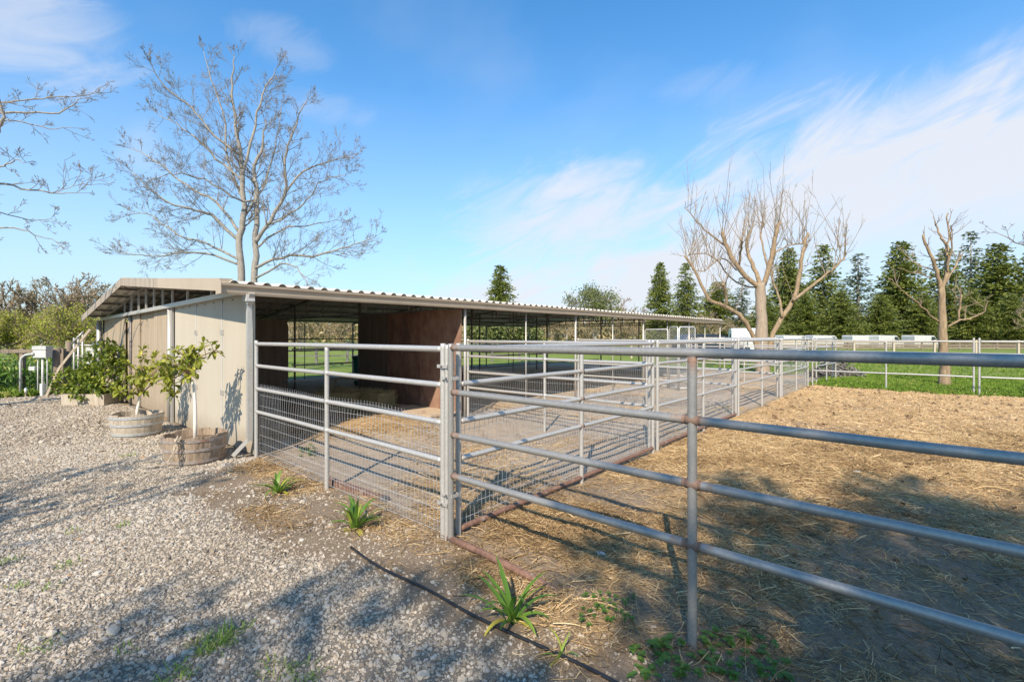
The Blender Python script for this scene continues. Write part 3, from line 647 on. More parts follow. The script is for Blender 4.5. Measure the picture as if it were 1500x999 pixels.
# chain link
def chain(a0, b0, a1, b1, h, label, z0=.08):
    p = Vector((-b0, a0, 0)); q = Vector((-b1, a1, 0)); Ln = (q-p).length
    t = thing('chain_link_panel', label, 'chain link panel', p, math.atan2(q.y-p.y, q.x-p.x), 'chain link panels')
    mb = MB(); mb.tube([(0, 0, 0), (0, 0, h-.04), (.04, 0, h), (Ln-.04, 0, h), (Ln, 0, h-.04), (Ln, 0, 0)], .019, 8); mb.build('frame', MWIRE, t, True)
    mb = MB(); mb.tube([(0, 0, z0), (Ln, 0, z0)], .016, 8); mb.build('bottom_bar', MWIRE, t, True)
    P = []; Q = []; s_ = .08
    for k_ in np.arange(-h, Ln, s_):
        for sg in (1, -1):
            x0, zz0, x1, zz1 = (k_, z0, k_+h, z0+h) if sg == 1 else (k_+h, z0, k_, z0+h)
            pts = []
            for u in np.linspace(0, 1, 40):
                x = x0+(x1-x0)*u; z = zz0+(zz1-zz0)*u
                if 0 <= x <= Ln and z <= h: pts.append((x, .004*sg, z))
            if len(pts) > 1: P.append(pts[0]); Q.append(pts[-1])
    mb = MB(); mb.segs(P, Q, .0028, .0028, 3); mb.build('chain_mesh', MWIRE, t, False, 'stuff')
chain(14.0, 6.66, 14.0, 5.92, 1.80, 'chain link gate nearest the stable eave')
chain(13.98, 5.86, 13.6, 5.45, 1.86, 'narrow chain link panel standing right of the gate')
chain(13.58, 5.40, 14.0, 5.10, 1.86, 'last narrow chain link panel, angled beside the pen rails')
chain(17.84, 8.6, 17.84, 6.8, 1.3, 'low chain link panel under the stable roof')

# ------------------------------------------------------------------ things in the stall
def bale(loc, rz_, label, sz=(.95, .48, .42)):
    mb = MB(); n = 2600
    mb.box(-sz[0]/2+.02, sz[0]/2-.02, -sz[1]/2+.02, sz[1]/2-.02, .01, sz[2]-.02)
    o = mb.build('hay_bale', MHAY); o.location = loc; o.rotation_euler = (0, 0, rz_)
    u = RNG.uniform(-.5, .5, (n, 3)); ax = RNG.integers(0, 3, n); sg = RNG.choice([-1, 1], n)
    for i in range(n): u[i, ax[i]] = .5*sg[i]
    C = u*np.array(sz)+np.array([0, 0, sz[2]/2]); D = RNG.normal(size=(n, 3))+u*.6
    mb = MB(); mb.leaves(C, D, .07, .008); 
    s_ = mb.build('hay_wisps', LHAY, o); s_['kind'] = 'stuff'
    for x in (-.25, .25):
        mb = MB(); h = sz[2]+.008; y = sz[1]/2+.008
        mb.tube([(x, -y, 0), (x, -y, h), (x, y, h), (x, y, 0)], .004, 4); mb.build('twine', MPOST_P, o)
    return tag(o, label, 'hay bale', 'hay bales in the stall')
LHAY = leafmat('hay_wisp', (.30, .23, .11), (.50, .40, .22), None, .2)
bale((-9.0, 5.75, .0), .1, 'straw coloured bale lying nearest the plywood partition in the first stall')
bale((-9.95, 5.45, .0), -.15, 'hay bale behind the other against the stall rails')
bale((-9.5, 5.25, .0), .5, 'hay bale at the left end of the heap in the stall')
t = thing('green_bin', 'dark green plastic feed bin at the back of the first stall', 'bin', (-14.0, 8.55, 0))
mb = MB(); mb.tube([(0, 0, 0), (0, 0, .02), (0, 0, .88)], [.26, .27, .33], 20); mb.build('bin_body', MGREENP, t, True)
mb = MB(); mb.tube([(0, 0, .88), (0, 0, .92), (0, 0, .95)], [.35, .35, .28], 20); mb.build('lid', MGREENP, t, True)
for k_, (x, y, lb) in enumerate(((-12.4, 7.6, 'white feed bucket left of the green bin'), (-12.9, 7.9, 'white feed bucket next to the green bin'))):
    t = thing('feed_bucket', lb, 'bucket', (x, y, .35), 0, 'buckets on the stall bench')
    mb = MB(); mb.tube([(0, 0, 0), (0, 0, .30), (0, 0, .33)], [.12, .145, .15], 16); mb.build('bucket_body', MWHITE, t, True)
    mb = MB(); mb.tube([(-.15, 0, .3), (-.11, 0, .42), (0, 0, .47), (.11, 0, .42), (.15, 0, .3)], .005, 5); mb.build('handle', MSTEEL_D, t, True)
t = thing('bench', 'low grey plank bench standing across the back of the stall', 'bench', (-12.5, 7.6, 0), .75)
mb = MB(); mb.box(-.9, .9, -.18, .18, .31, .35); mb.build('bench_top', MPOST_P, t)
for x in (-.8, .8):
    for y in (-.13, .13): mb = MB(); mb.box(x-.03, x+.03, y-.03, y+.03, -.02, .31); mb.build('leg', MPOST_P, t)
t = thing('storage_box', 'pale lidded storage box standing behind the end wall', 'box', (-9.9, 3.15, 0), .1)
mb = MB(); mb.box(-.35, .35, -.25, .25, 0, .78); mb.build('box_body', MGREYP, t); mb = MB(); mb.box(-.38, .38, -.28, .28, .782, .84); mb.build('lid', MWHITE, t)
# dark tarp covered stack in the second stall
mb = MB(); u, v = np.meshgrid(np.linspace(-1, 1, 30), np.linspace(-1, 1, 20))
h = .55*(1-np.abs(u)**6)*(1-np.abs(v)**6)+.06*np.sin(u*7+v*3)+.04*RNG.random(u.shape)
V = np.stack([u*1.3, v*.7, h], -1).reshape(-1, 3); k = (np.arange(19)[:, None]*30+np.arange(29)).ravel()
mb.add(V, np.stack([k, k+1, k+31, k+30], 1)); o = mb.build('tarp_covered_stack', MBLUE, None, True); o.location = (-12.6, 10.2, .0)
tag(o, 'low stack under a dark blue tarp inside the shaded second stall', 'tarp')

# ------------------------------------------------------------------ barrels and potted plants
def barrel(x, y, label, pale, gap=()):
    t = thing('barrel_planter', label, 'planter', (x, y, gh1(x, y)), random.uniform(0, 6), 'half barrel planters')
    n = 26; H = .36; r0, r1 = .30, .355; me = None
    for k_ in range(n):
        if k_ in gap: continue
        t0 = 2*math.pi*k_/n+.002; t1 = 2*math.pi*(k_+1)/n-.002; h = H+random.uniform(-.012, .012)
        V = []
        for z, r_ in ((-.01, r0), (.12, r0+.028), (.24, r0+.045), (h, r1)):
            for rr in (r_, r_-.024):
                for tt in (t0, t1): V.append((rr*math.cos(tt), rr*math.sin(tt), z))
        F = []
        for q in range(3):
            b_ = q*4; F += [(b_, b_+1, b_+5, b_+4), (b_+3, b_+2, b_+6, b_+7), (b_+2, b_, b_+4, b_+6), (b_+1, b_+3, b_+7, b_+5)]
        F += [(12, 13, 15, 14), (0, 2, 3, 1)]
        mb = MB(); mb.add(V, F); o = mb.build('stave', MSTAVE2 if pale else MSTAVE, t)
    for z, r_ in ((.055, r0+.019), (.20, r0+.041), (.315, r1-.003)):
        mb = MB(); ring = []; m_ = 40
        for q in range(m_):
            tt = 2*math.pi*q/m_
            for rr, zz in ((r_, z-.017), (r_+.004, z-.017), (r_+.007, z+.017), (r_, z+.017)): ring.append((rr*math.cos(tt), rr*math.sin(tt), zz))
        F = [(q*4+e, q*4+(e+1) % 4, ((q+1) % m_)*4+(e+1) % 4, ((q+1) % m_)*4+e) for q in range(m_) for e in range(4)]
        mb.add(ring, F); mb.build('hoop', MHOOP2 if pale else MHOOP, t)
    mb = MB(); V = [(0, 0, .285)]; m_ = 24
    for rr, zz in ((.17, .29), (.325, .27)):
        V += [(rr*math.cos(6.283*q/m_), rr*math.sin(6.283*q/m_), zz+random.uniform(-.01, .01)) for q in range(m_)]
    F = [(0, 1+q, 1+(q+1) % m_, 1+(q+1) % m_) for q in range(m_)]+[(1+q, 1+m_+q, 1+m_+(q+1) % m_, 1+(q+1) % m_) for q in range(m_)]
    mb.add(V, F); mb.build('soil', MSOIL, t)
    return t
B1 = at(286, 6.08); B2 = at(201, 7.66)
t1 = barrel(B1.x, B1.y, 'weathered brown half barrel planter nearest the downspout', False)
t2 = barrel(B2.x, B2.y, 'pale half barrel planter with grey hoops, second from the downspout', True)
mb = MB()
for k_ in range(7):
    t0 = random.uniform(-.2, .2); pts = [Vector((B1.x+.30+random.uniform(-.03, .03), B1.y-.24, .38))+Vector((0, -.02*q, -.05*q))+rv(.02) for q in range(7)]
    mb.tube(pts, .004, 4)
mb.tube([(B1.x+.30, B1.y-.26, .4), (B1.x+.34, B1.y-.30, .34), (B1.x+.33, B1.y-.27, .30), (B1.x+.28, B1.y-.29, .36)], .008, 5)
tag(mb.build('twine_bundle', MPOST_P), 'knot of pale baling twine hanging over the brown barrel rim', 'twine')
def whorl(mb, C, D, n, ln, wd, spread=1.0):
    D = Vector(D).normalized(); Cs = []; Ds = []
    for k_ in range(n):
        r_ = rv(1).normalized(); Ds.append(tuple((D*.35+r_*spread+Vector((0, 0, -.12))).normalized())); Cs.append(tuple(Vector(C)-D*random.uniform(0, .06)))
    q = np.array(Ds); L0 = ln*RNG.uniform(.7, 1.15, n)
    mid = np.array(Cs)+q*L0[:, None]*.55; a_ = np.clip(RNG.normal(.5, .25, n), 0, 1)
    # two segment drooping leaf
    R = RNG.normal(size=(n, 3))*.35+np.array([0, 0, 1]); u = np.cross(q, R); u /= np.linalg.norm(u, axis=1, keepdims=True); W = wd*RNG.uniform(.8, 1.2, n)[:, None]
    tip = mid+(q*.9+np.array([0, 0, -.35]))*L0[:, None]*.45; base = np.array(Cs); fold = np.cross(u, q)*W*.18
    V = np.stack([base, mid+u*W*.5+fold, mid, mid-u*W*.5+fold, tip, base+q*L0[:, None]*.25+u*W*.38, base+q*L0[:, None]*.25-u*W*.38, mid+(tip-mid)*.5+u*W*.36, mid+(tip-mid)*.5-u*W*.36], 1).reshape(-1, 3)
    f0 = np.array([[0, 5, 2, 6], [5, 1, 2, 2], [6, 2, 3, 3], [1, 7, 4, 2], [2, 4, 8, 3]])
    F = (f0[None]+(np.arange(n)*9)[:, None, None]).reshape(-1, 4); mb.add(V, F, np.repeat(a_, 5))
def sapling(base, trunk, tips, label, white, n_leaf=9, ln=.14, wd=.05, mat=None):
    t = thing('potted_tree', label, 'potted tree', base, 0)
    pts = [Vector(p) for p in trunk]; k_ = len(pts)
    mb = MB(); mb.tube(pts, [.026-.012*i/(k_-1) for i in range(k_)], 8)
    mb.build('trunk', MWHITEW if white else MBARK_T, t, True)
    bm_ = MB(); lm = MB(); top = pts[-1]
    for tp in tips:
        tp = Vector(tp); mid = (top+tp)/2+Vector((0, 0, .04))+rv(.03)
        bm_.tube([top, mid, tp], [.011, .008, .005], 5)
        d = (tp-mid).normalized(); whorl(lm, tp, d, n_leaf, ln, wd)
        for q in range(3):
            s_ = top.lerp(tp, random.uniform(.35, .9))+rv(.03); e = s_+rv(.13)+Vector((0, 0, .07)); bm_.tube([s_, e], [.005, .003], 4)
            whorl(lm, e, e-s_, n_leaf-2, ln*.9, wd)
    bm_.build('branches', MBARK_T, t, True, 'stuff'); lm.build('leaves', mat or LGREEN, t)
    return t
def R3(x, f, z): return CR*x+CF*f+Vector((0, 0, z))
sapling((B1.x, B1.y, .28), [(0, 0, -.05), R3(.0, 0, .2), R3(.0, 0, .42), R3(-.03, .02, .66), R3(-.09, .03, .86)],
        [R3(-.50, .1, .78), R3(-.36, -.15, .98), R3(-.25, .2, 1.02), R3(-.38, 0, .66), R3(-.1, 0, 1.08), R3(.08, -.1, 1.02), R3(.18, .15, 1.14), R3(.02, -.15, .82), R3(-.22, -.2, .82), R3(-.30, .05, .55)],
        'young tree with whitewashed stem and yellow green leaves in the brown barrel', True, 8, .15, .048)
sapling((B2.x, B2.y, .28), [(0, 0, -.05), R3(.0, 0, .12), R3(.03, 0, .26), R3(.02, .02, .36)],
        [R3(-.15, .1, .6), R3(-.05, -.15, .9), R3(.15, .2, 1.0), R3(.38, 0, .86), R3(.5, 0, .98), R3(-.22, -.1, .42), R3(.28, -.15, .6), R3(.1, .1, .78), R3(-.02, .15, 1.12), R3(.45, .1, .66)],
        'wider yellow green potted tree in the pale barrel by the post', True, 8, .15, .048)
# third planter with big shrub
B3 = at(140, 11.4)
t = thing('low_planter', 'low wooden planter under the large glossy shrub at the far end of the wall', 'planter', (B3.x, B3.y, 0), YAW)
for (x0, x1, y0, y1) in ((-.5, .5, -.35, -.31), (-.5, .5, .31, .35), (-.5, -.46, -.309, .309), (.46, .5, -.309, .309)):
    mb = MB(); mb.box(x0, x1, y0, y1, -.02, .24); mb.build('side_board', MSTAVE2, t)
mb = MB(); mb.box(-.458, .458, -.308, .308, 0, .2); mb.build('soil', MSOIL, t)
def shrub(base, label, blobs, nl, ln, wd, mat, stems=8):
    t = thing('shrub', label, 'shrub', base, 0); sm_ = MB(); lm = MB()
    for k_ in range(stems):
        c, r_ = random.choice(blobs); e = Vector(c)+rv(r_*.6); sm_.tube([(random.uniform(-.1, .1), random.uniform(-.1, .1), 0), e*.5+rv(.05), e], [.02, .013, .006], 5)
    sm_.build('stems', MBARK, t, True)
    for c, r_ in blobs:
        for q in range(int(nl*r_*r_*6)):
            d = rv(1).normalized(); p = Vector(c)+Vector((d.x*r_, d.y*r_, d.z*r_*.9))*random.uniform(.7, 1.05)
            whorl(lm, p, d, 6, ln, wd, .9)
    lm.build('leaves', mat, t); return t
shrub((B3.x, B3.y, .18), 'large glossy green shrub with yellow young leaves at the far end of the wall',
      [(R3(-.35, 0, .38), .42), (R3(-.72, .1, .30), .36), (R3(.25, 0, .50), .48), (R3(.52, -.1, .38), .44), (R3(-.05, .1, .75), .40), (R3(.16, .1, 1.12), .26), (R3(.48, 0, .95), .34), (R3(0, -.2, .1), .38)], 62, .13, .05, LDARK)
shrub(tuple(at(8, 14.5)), 'dark evergreen bush at the left edge of the photo', [(R3(-.5, 0, .35), .5), (R3(-1.0, 0, .4), .55)], 22, .12, .045, LSHADE)

# ------------------------------------------------------------------ lily clumps, tufts, weeds
def strap(mb, base, az, ln, wd, up, droop, val, n=7):
    d = Vector((math.cos(az), math.sin(az), 0)); s_ = Vector((-math.sin(az), math.cos(az), 0)); p = Vector(base); ang = up
    V = []; 
    for i in range(n+1):
        t = i/n; w_ = wd*(math.sin(math.pi*min(1, .25+t*.75))**.7)*(1 if t < .98 else .1)
        V += [tuple(p-s_*w_/2+Vector((0, 0, w_*.18))), tuple(p), tuple(p+s_*w_/2+Vector((0, 0, w_*.18)))]
        p = p+(d*math.cos(ang)+Vector((0, 0, math.sin(ang))))*ln/n; ang -= droop/n*(1+t)
    F = []
    for i in range(n): b_ = i*3; F += [(b_, b_+1, b_+4, b_+3), (b_+1, b_+2, b_+5, b_+4)]
    mb.add(V, F, val)
def rxy(s_): return Vector((random.uniform(-s_, s_), random.uniform(-s_, s_), 0))
def lily(px, py, label, n, ln, wd, yellow=3):
    zc = FPX*EYE/(py-492); p = at(px, zc); p.z = gh1(p.x, p.y)-.01
    t = thing('lily_plant', label, 'plant', p, 0, 'strap leaved lilies by the fence')
    for k_ in range(n+yellow):
        mb = MB(); y = k_ >= n; az = 2*math.pi*k_*.618+random.uniform(-.3, .3)
        strap(mb, rxy(.02), az, ln*random.uniform(.7, 1.1)*(.75 if y else 1), wd*random.uniform(.8, 1.1), random.uniform(.15, .7) if y else random.uniform(.75, 1.45), random.uniform(1.2, 2.0) if y else random.uniform(.3, 1.5), random.uniform(.9, 1) if y else random.uniform(.1, .88))
        mb.build('leaf', LLILY, t, True)
    return t
lily(408, 722, 'strap leaved green lily clump farthest back, near the fence middle post', 18, .30, .035, 4)
lily(520, 772, 'middle strap leaved lily clump with a tall leaf and dry yellow leaves', 19, .34, .038, 5)
lily(750, 905, 'largest lily clump with arching leaves beside the black hose', 19, .36, .032, 3)
lily(822, 955, 'tiny lily seedling right beside the black hose', 5, .16, .014, 2)
def grass_tuft(px, py, label, n, ln, sp=.07):
    zc = FPX*EYE/(py-492); p = at(px, zc); p.z = gh1(p.x, p.y)
    mb = MB()
    for k_ in range(n): strap(mb, rxy(sp), random.uniform(0, 6.28), ln*random.uniform(.5, 1.1), .005, random.uniform(.5, 1.4), random.uniform(.4, 1.4), random.uniform(.2, 1), 4)
    o = mb.build('grass_tuft', LGRASS); o.location = p; return tag(o, label, 'grass tuft', 'grass tufts in the gravel')
for a_ in ((315, 938, 'largest bushy grass tuft in the bottom left gravel', 130, .10, .09), (352, 916, 'small grass tuft just right of the largest one', 30, .06, .05), (255, 985, 'bright grass tuft at the bottom edge, left of centre', 60, .07, .08),
           (400, 975, 'thin weedy tuft at the bottom edge among shadowed gravel', 36, .06, .08), (185, 952, 'pair of blades below left of the bushy tuft', 20, .05, .05), (60, 945, 'yellowish tuft near the bottom left corner', 40, .05, .09),
           (100, 822, 'low tuft left of centre in the sunlit gravel', 36, .05, .07), (10, 818, 'tuft at the left edge of the sunlit gravel', 36, .06, .07), (108, 776, 'faint tuft above the low tuft in sunlit gravel', 26, .05, .06),
           (180, 768, 'right tuft of the two faint ones in sunlit gravel', 26, .05, .06), (188, 666, 'tuft in gravel in front of the pale barrel', 40, .08, .09), (30, 853, 'small sprouts left of the bottom left gravel', 24, .05, .06),
           (75, 857, 'small sprouts in gravel between two tufts', 22, .05, .05), (440, 985, 'green weeds at the bottom edge right of the thin tuft', 60, .06, .09)):
    grass_tuft(*a_)
zc = FPX*EYE/(680-492)
def weeds(name, px0, px1, py0, py1, n, label, s_=.03):
    mb = MB()
    for k_ in range(n):
        px = random.uniform(px0, px1); py = random.uniform(py0, py1); zc = FPX*EYE/(py-492); p = at(px, zc); z = gh1(p.x, p.y)
        hgt = random.uniform(.01, .06)
        for q in range(7):
            az = q*.9+random.uniform(-.2, .2); sz = s_*random.uniform(.5, 1.2)
            strap(mb, (p.x, p.y, z+hgt), az, sz, sz*.75, random.uniform(-.1, .5), .5, random.uniform(.1, .9), 3)
        mb.tube([(p.x, p.y, z-.01), (p.x, p.y, z+hgt)], .0015, 3)
    o = mb.build(name, LWEED); o['kind'] = 'stuff'; return tag(o, label, 'weeds')
weeds('weed_patch', 925, 1160, 935, 998, 85, 'broad leaved green weeds round the foot of the foreground post')
weeds('weed_patch', 845, 930, 868, 915, 40, 'small weeds in dark soil near the buried pipe', .02)
weeds('weed_patch', 438, 462, 655, 668, 22, 'green sprouts inside the nearest pen behind the front panel', .035)
# hose
pts = []
for k_ in range(40):
    b = 3.3-k_*.12; a = 1.93+.035*math.sin(b*1.7)+.012*math.sin(b*6); pts.append((-b, a, gh1(-b, a)+.014))
mb = MB(); mb.tube(pts, .0095, 8); tag(mb.build('irrigation_hose', MHOSE, None, True), 'black irrigation hose running along the dirt beside the gravel', 'hose')
for px, py, lb, sz in ((880, 810, 'flat white scrap lying in paddock straw by the corner', .04), (1117, 636, 'flat pale stone in the paddock beyond the panel', .10), (1256, 690, 'white scrap in straw right of the foreground post', .045), (165, 925, 'larger tan stone in the bottom left gravel', .055)):
    zc = FPX*EYE/(py-492); p = at(px, zc)
    mb = MB(); V = [(0, 0, .35)]; n = 9
    for rr, zz in ((.7, .3), (1, .1), (.9, -.2)): V += [(rr*math.cos(6.283*q/n)*random.uniform(.8, 1.1), rr*.6*math.sin(6.283*q/n)*random.uniform(.8, 1.1), zz) for q in range(n)]
    F = [(0, 1+q, 1+(q+1) % n, 1+(q+1) % n) for q in range(n)]+[(1+l*n+q, 1+(l+1)*n+q, 1+(l+1)*n+(q+1) % n, 1+l*n+(q+1) % n) for l in range(2) for q in range(n)]
    mb.add(np.array(V)*sz, F); o = mb.build('flat_stone', MCONC if 'tan' not in lb else MPOST_P); o.location = (p.x, p.y, gh1(p.x, p.y)+.01); tag(o, lb, 'stone')
# brush pile by the far corner
mb = MB(); P = []; Q = []
c = at(1222, 18.5)
for k_ in range(420):
    t0 = random.uniform(0, 6.28); r_ = random.random()**.7; p = c+CR*(r_*1.1*math.cos(t0))+CF*(r_*.7*math.sin(t0)); p.z = random.uniform(0, .75)*(1-r_**1.5)
    d = rv(1); d.z *= .5; d = d.normalized()*random.uniform(.2, .6); P.append(tuple(p-d/2)); Q.append(tuple(p+d/2))
mb.segs(P, Q, RNG.uniform(.008, .03, 420), RNG.uniform(.004, .02, 420), 5); o = mb.build('brush_pile', MTWIG); o['kind'] = 'stuff'; tag(o, 'pile of cut branches heaped at the far paddock corner', 'brush pile')

# ------------------------------------------------------------------ bare trees
class Tree:
    def __init__(s): s.P = []; s.Q = []; s.R0 = []; s.R1 = []; s.tips = []
    def seg(s, p, q, r0, r1): s.P.append(tuple(p)); s.Q.append(tuple(q)); s.R0.append(r0); s.R1.append(r1)
    def grow(s, p, d, ln, r_, lvl, up=.12, wig=.28, spawn=(5, 5, 4), ang=(.5, 1.0), ratio=.5, minr=.004, ns=5):
        n = ns if lvl > 0 else 3; st = ln/n; d = d.normalized(); r1 = max(minr, r_*.35)
        k_ = spawn[min(len(spawn)-1, max(0, lvl-1))] if lvl > 0 else 0
        slots = sorted(random.uniform(.18, 1) for _ in range(k_)); si = 0
        for i in range(n):
            d = (d+rv(wig)*.5+Vector((0, 0, up))).normalized(); q = p+d*st
            ra = r_+(r1-r_)*i/n; rb = r_+(r1-r_)*(i+1)/n; s.seg(p, q, ra, rb)
            while si < len(slots) and slots[si] <= (i+1)/n:
                f = slots[si]*n-i; o = p.lerp(q, max(0, min(1, f)))
                ax = d.cross(rv(1)).normalized(); cd_ = Matrix.Rotation(random.uniform(*ang), 3, ax) @ d
                s.grow(o, cd_, ln*ratio*random.uniform(.6, 1.2)*(1.15-.5*slots[si]), max(minr, ra*.6), lvl-1, up, wig, spawn, ang, ratio, minr, ns)
                si += 1
            p = q
        s.tips.append(tuple(p))
def finish(t, tr, mat, name='branches'):
    mb = MB(); mb.segs(tr.P, tr.Q, tr.R0, tr.R1, 4); return mb.build(name, mat, t)
def smooth_pts(pts, k_=4):
    pts = [Vector(p) for p in pts]; out_ = []
    for i in range(len(pts)-1):
        p0 = pts[max(i-1, 0)]; p1 = pts[i]; p2 = pts[i+1]; p3 = pts[min(i+2, len(pts)-1)]
        for j in range(k_):
            t = j/k_; out_.append(.5*((2*p1)+(p2-p0)*t+(2*p0-5*p1+4*p2-p3)*t*t+(3*p1-p0-3*p2+p3)*t**3))
    return out_+[pts[-1]]
# big bare tree behind the stable (limb outlines as measured, depth spread at random)
ZT = 19.0; base = at(365, ZT); sc_ = ZT/FPX/2.628
def T1(x, y, dep):
    k_ = (ZT+dep)/ZT; return CR*((x-575)*sc_*k_+(365-750)/FPX*dep)+CF*dep+Vector((0, 0, EYE+(492-(50+y/2.628))/FPX*ZT*k_))
t = thing('bare_tree', 'tall bare grey barked tree rising behind the stable roof', 'tree', base)
limbs = [([(560, 1480), (548, 1200), (545, 940), (540, 800), (555, 700), (545, 560), (540, 450), (520, 330), (505, 200), (520, 90)], .27, .02, 0),
 ([(590, 1480), (592, 1200), (595, 940), (600, 780), (605, 600), (592, 530), (625, 430), (640, 330)], .26, .03, .4),
 ([(600, 800), (640, 740), (710, 620), (715, 480), (740, 380), (795, 250)], .13, .02, -.8), ([(705, 625), (780, 530), (900, 490), (985, 470)], .075, .015, 1.4),
 ([(540, 800), (430, 700), (370, 680), (250, 640), (120, 530)], .11, .015, -1.6), ([(535, 760), (450, 650), (330, 580), (220, 490), (120, 440)], .10, .015, 1.3),
 ([(545, 560), (450, 480), (370, 400), (300, 350), (210, 300)], .08, .012, .9), ([(542, 470), (440, 390), (350, 280), (250, 200), (190, 110)], .08, .012, -1.2),
 ([(540, 870), (440, 820), (300, 770), (180, 690), (110, 700)], .085, .012, 1.6), ([(540, 890), (400, 840), (250, 850), (80, 850)], .075, .012, -1.4),
 ([(600, 900), (700, 860), (850, 850), (950, 820), (1060, 780)], .10, .015, -1.0), ([(610, 820), (700, 750), (820, 735), (930, 715)], .07, .012, 1.5),
 ([(600, 940), (700, 890), (760, 900), (800, 965)], .07, .012, -1.8), ([(545, 560), (590, 380), (612, 280), (640, 200), (690, 120)], .09, .015, .5),
 ([(552, 640), (500, 500), (475, 300), (430, 180), (400, 70)], .08, .012, 1.0), ([(560, 700), (640, 560), (680, 400), (700, 260)], .07, .012, 1.8), ([(590, 640), (530, 640), (400, 560), (290, 540), (200, 560)], .07, .012, -2.2),
 ([(640, 740), (720, 700), (800, 640), (860, 560), (960, 540)], .06, .012, -1.9)]
tr = Tree(); lb = MB(); tb = MB()
for li, (pts, r0, r1, dep) in enumerate(limbs):
    n = len(pts); P3 = [T1(x, y, dep*(i/(n-1))**1.1) for i, (x, y) in enumerate(pts)]
    P3 = smooth_pts(P3); m_ = len(P3); P3 = [p+rv(.05)*min(1, i/4) for i, p in enumerate(P3)]
    rs = [r1+(r0-r1)*(1-i/(m_-1))**.85 for i in range(m_)]
    rs = [x*.64 for x in rs]; (tb if li < 2 else lb).tube(P3, rs, 8)
    for i in range(3 if li > 1 else 14, m_):
        for q in range(2):
            if random.random() < .72:
                d = (P3[i]-P3[i-1]).normalized(); ax = d.cross(rv(1)).normalized(); cd_ = Matrix.Rotation(random.uniform(.5, 1.1), 3, ax) @ d
                tr.grow(P3[i], cd_, random.uniform(1.0, 2.1)*(1-.62*i/m_), max(.008, rs[i]*.30), 3, .07, .17, (3, 4, 5), (.35, .8), .52, .003, 4)
    tr.grow(P3[-1], P3[-1]-P3[-2], .45, rs[-1]*.7, 3, .1, .3, (3, 4, 4), (.4, .9), .55, .0045, 4)
tb.build('trunk', MBARK, t, True); lb.build('limbs', MBARK, t, True); finish(t, tr, MTWIG, 'branches')
cc_ = np.array(tr.tips); sel = cc_[RNG.random(len(cc_)) < .025]
mb = MB(); mb.leaves(sel, RNG.normal(size=sel.shape)+np.array([0, 0, -1]), .045, .035, RNG.random(len(sel))*.5); mb.build('dead_leaves', leafmat('dead_leaf', (.07, .04, .025), (.20, .11, .06), None, .1), t)
# every part was built around the base in plan, trunk runs from the ground
# pollarded trees
def pollard(label, px, ZT, X0, limbs, sc_reg, whips, mat_t, wl=(.8, 2.4), stubs=True, dens=2):
    base = at(px, ZT); sc_ = ZT/FPX/2.778
    def T(x, y, dep):
        k_ = (ZT+dep)/ZT; return CR*((x-X0)*sc_*k_+(px-750)/FPX*dep)+CF*dep+Vector((0, 0, EYE+(492-(220+y/2.778))/FPX*ZT*k_))
    t = thing('pollarded_tree', label, 'tree', base, 0, 'pollarded trees'); tr = Tree(); lb = MB(); tb = MB()
    for li, (pts, r0, r1, dep) in enumerate(limbs):
        n = len(pts); P3 = smooth_pts([T(x, y, dep*(i/(n-1))) for i, (x, y) in enumerate(pts)]); m_ = len(P3)
        P3 = [p+rv(.03)*min(1, i/3) for i, p in enumerate(P3)]
        kk = 1 if li == 0 else .60
        rs = [kk*(r1+(r0-r1)*(1-i/(m_-1))**.8) for i in range(m_)]; rs = [r_*random.uniform(.93, 1.09) for r_ in rs]; rs[-1] *= 1.15
        if li == 0: rs[0] *= 1.25; rs[1] *= 1.1
        (tb if li == 0 else lb).tube(P3, rs, 9)
        if li:
            for q in range(whips if r1 > .02 else whips//2):
                f = random.random()**.6; i = min(m_-1, int(f*(m_-1))+random.randint(0, 1))
                if i < m_*.35: continue
                d = Vector((random.gauss(0, .36), random.gauss(0, .36), 1))
                tr.grow(P3[i]+rv(rs[i]*.5), d, random.uniform(*wl)*(.5+.6*f), .014, 1 if random.random() < .6 else 2, .05, .10, (2, dens+1), (.2, .6), .45, .0055, 5)
            for q in range(5 if dens > 1 else 2):
                i = random.randint(m_//3, m_-1); d = rv(1); d.z = abs(d.z)*.5; tr.grow(P3[i], d, random.uniform(.3, .9), .012, 2, .15, .4, (0, 3, 3), (.4, .9), .5, .004, 4)
    tb.build('trunk', MBARK_TR if ZT > 18 else mat_t, t, True); lb.build('limbs', mat_t, t, True); finish(t, tr, MTWIG_P, 'branches'); return t
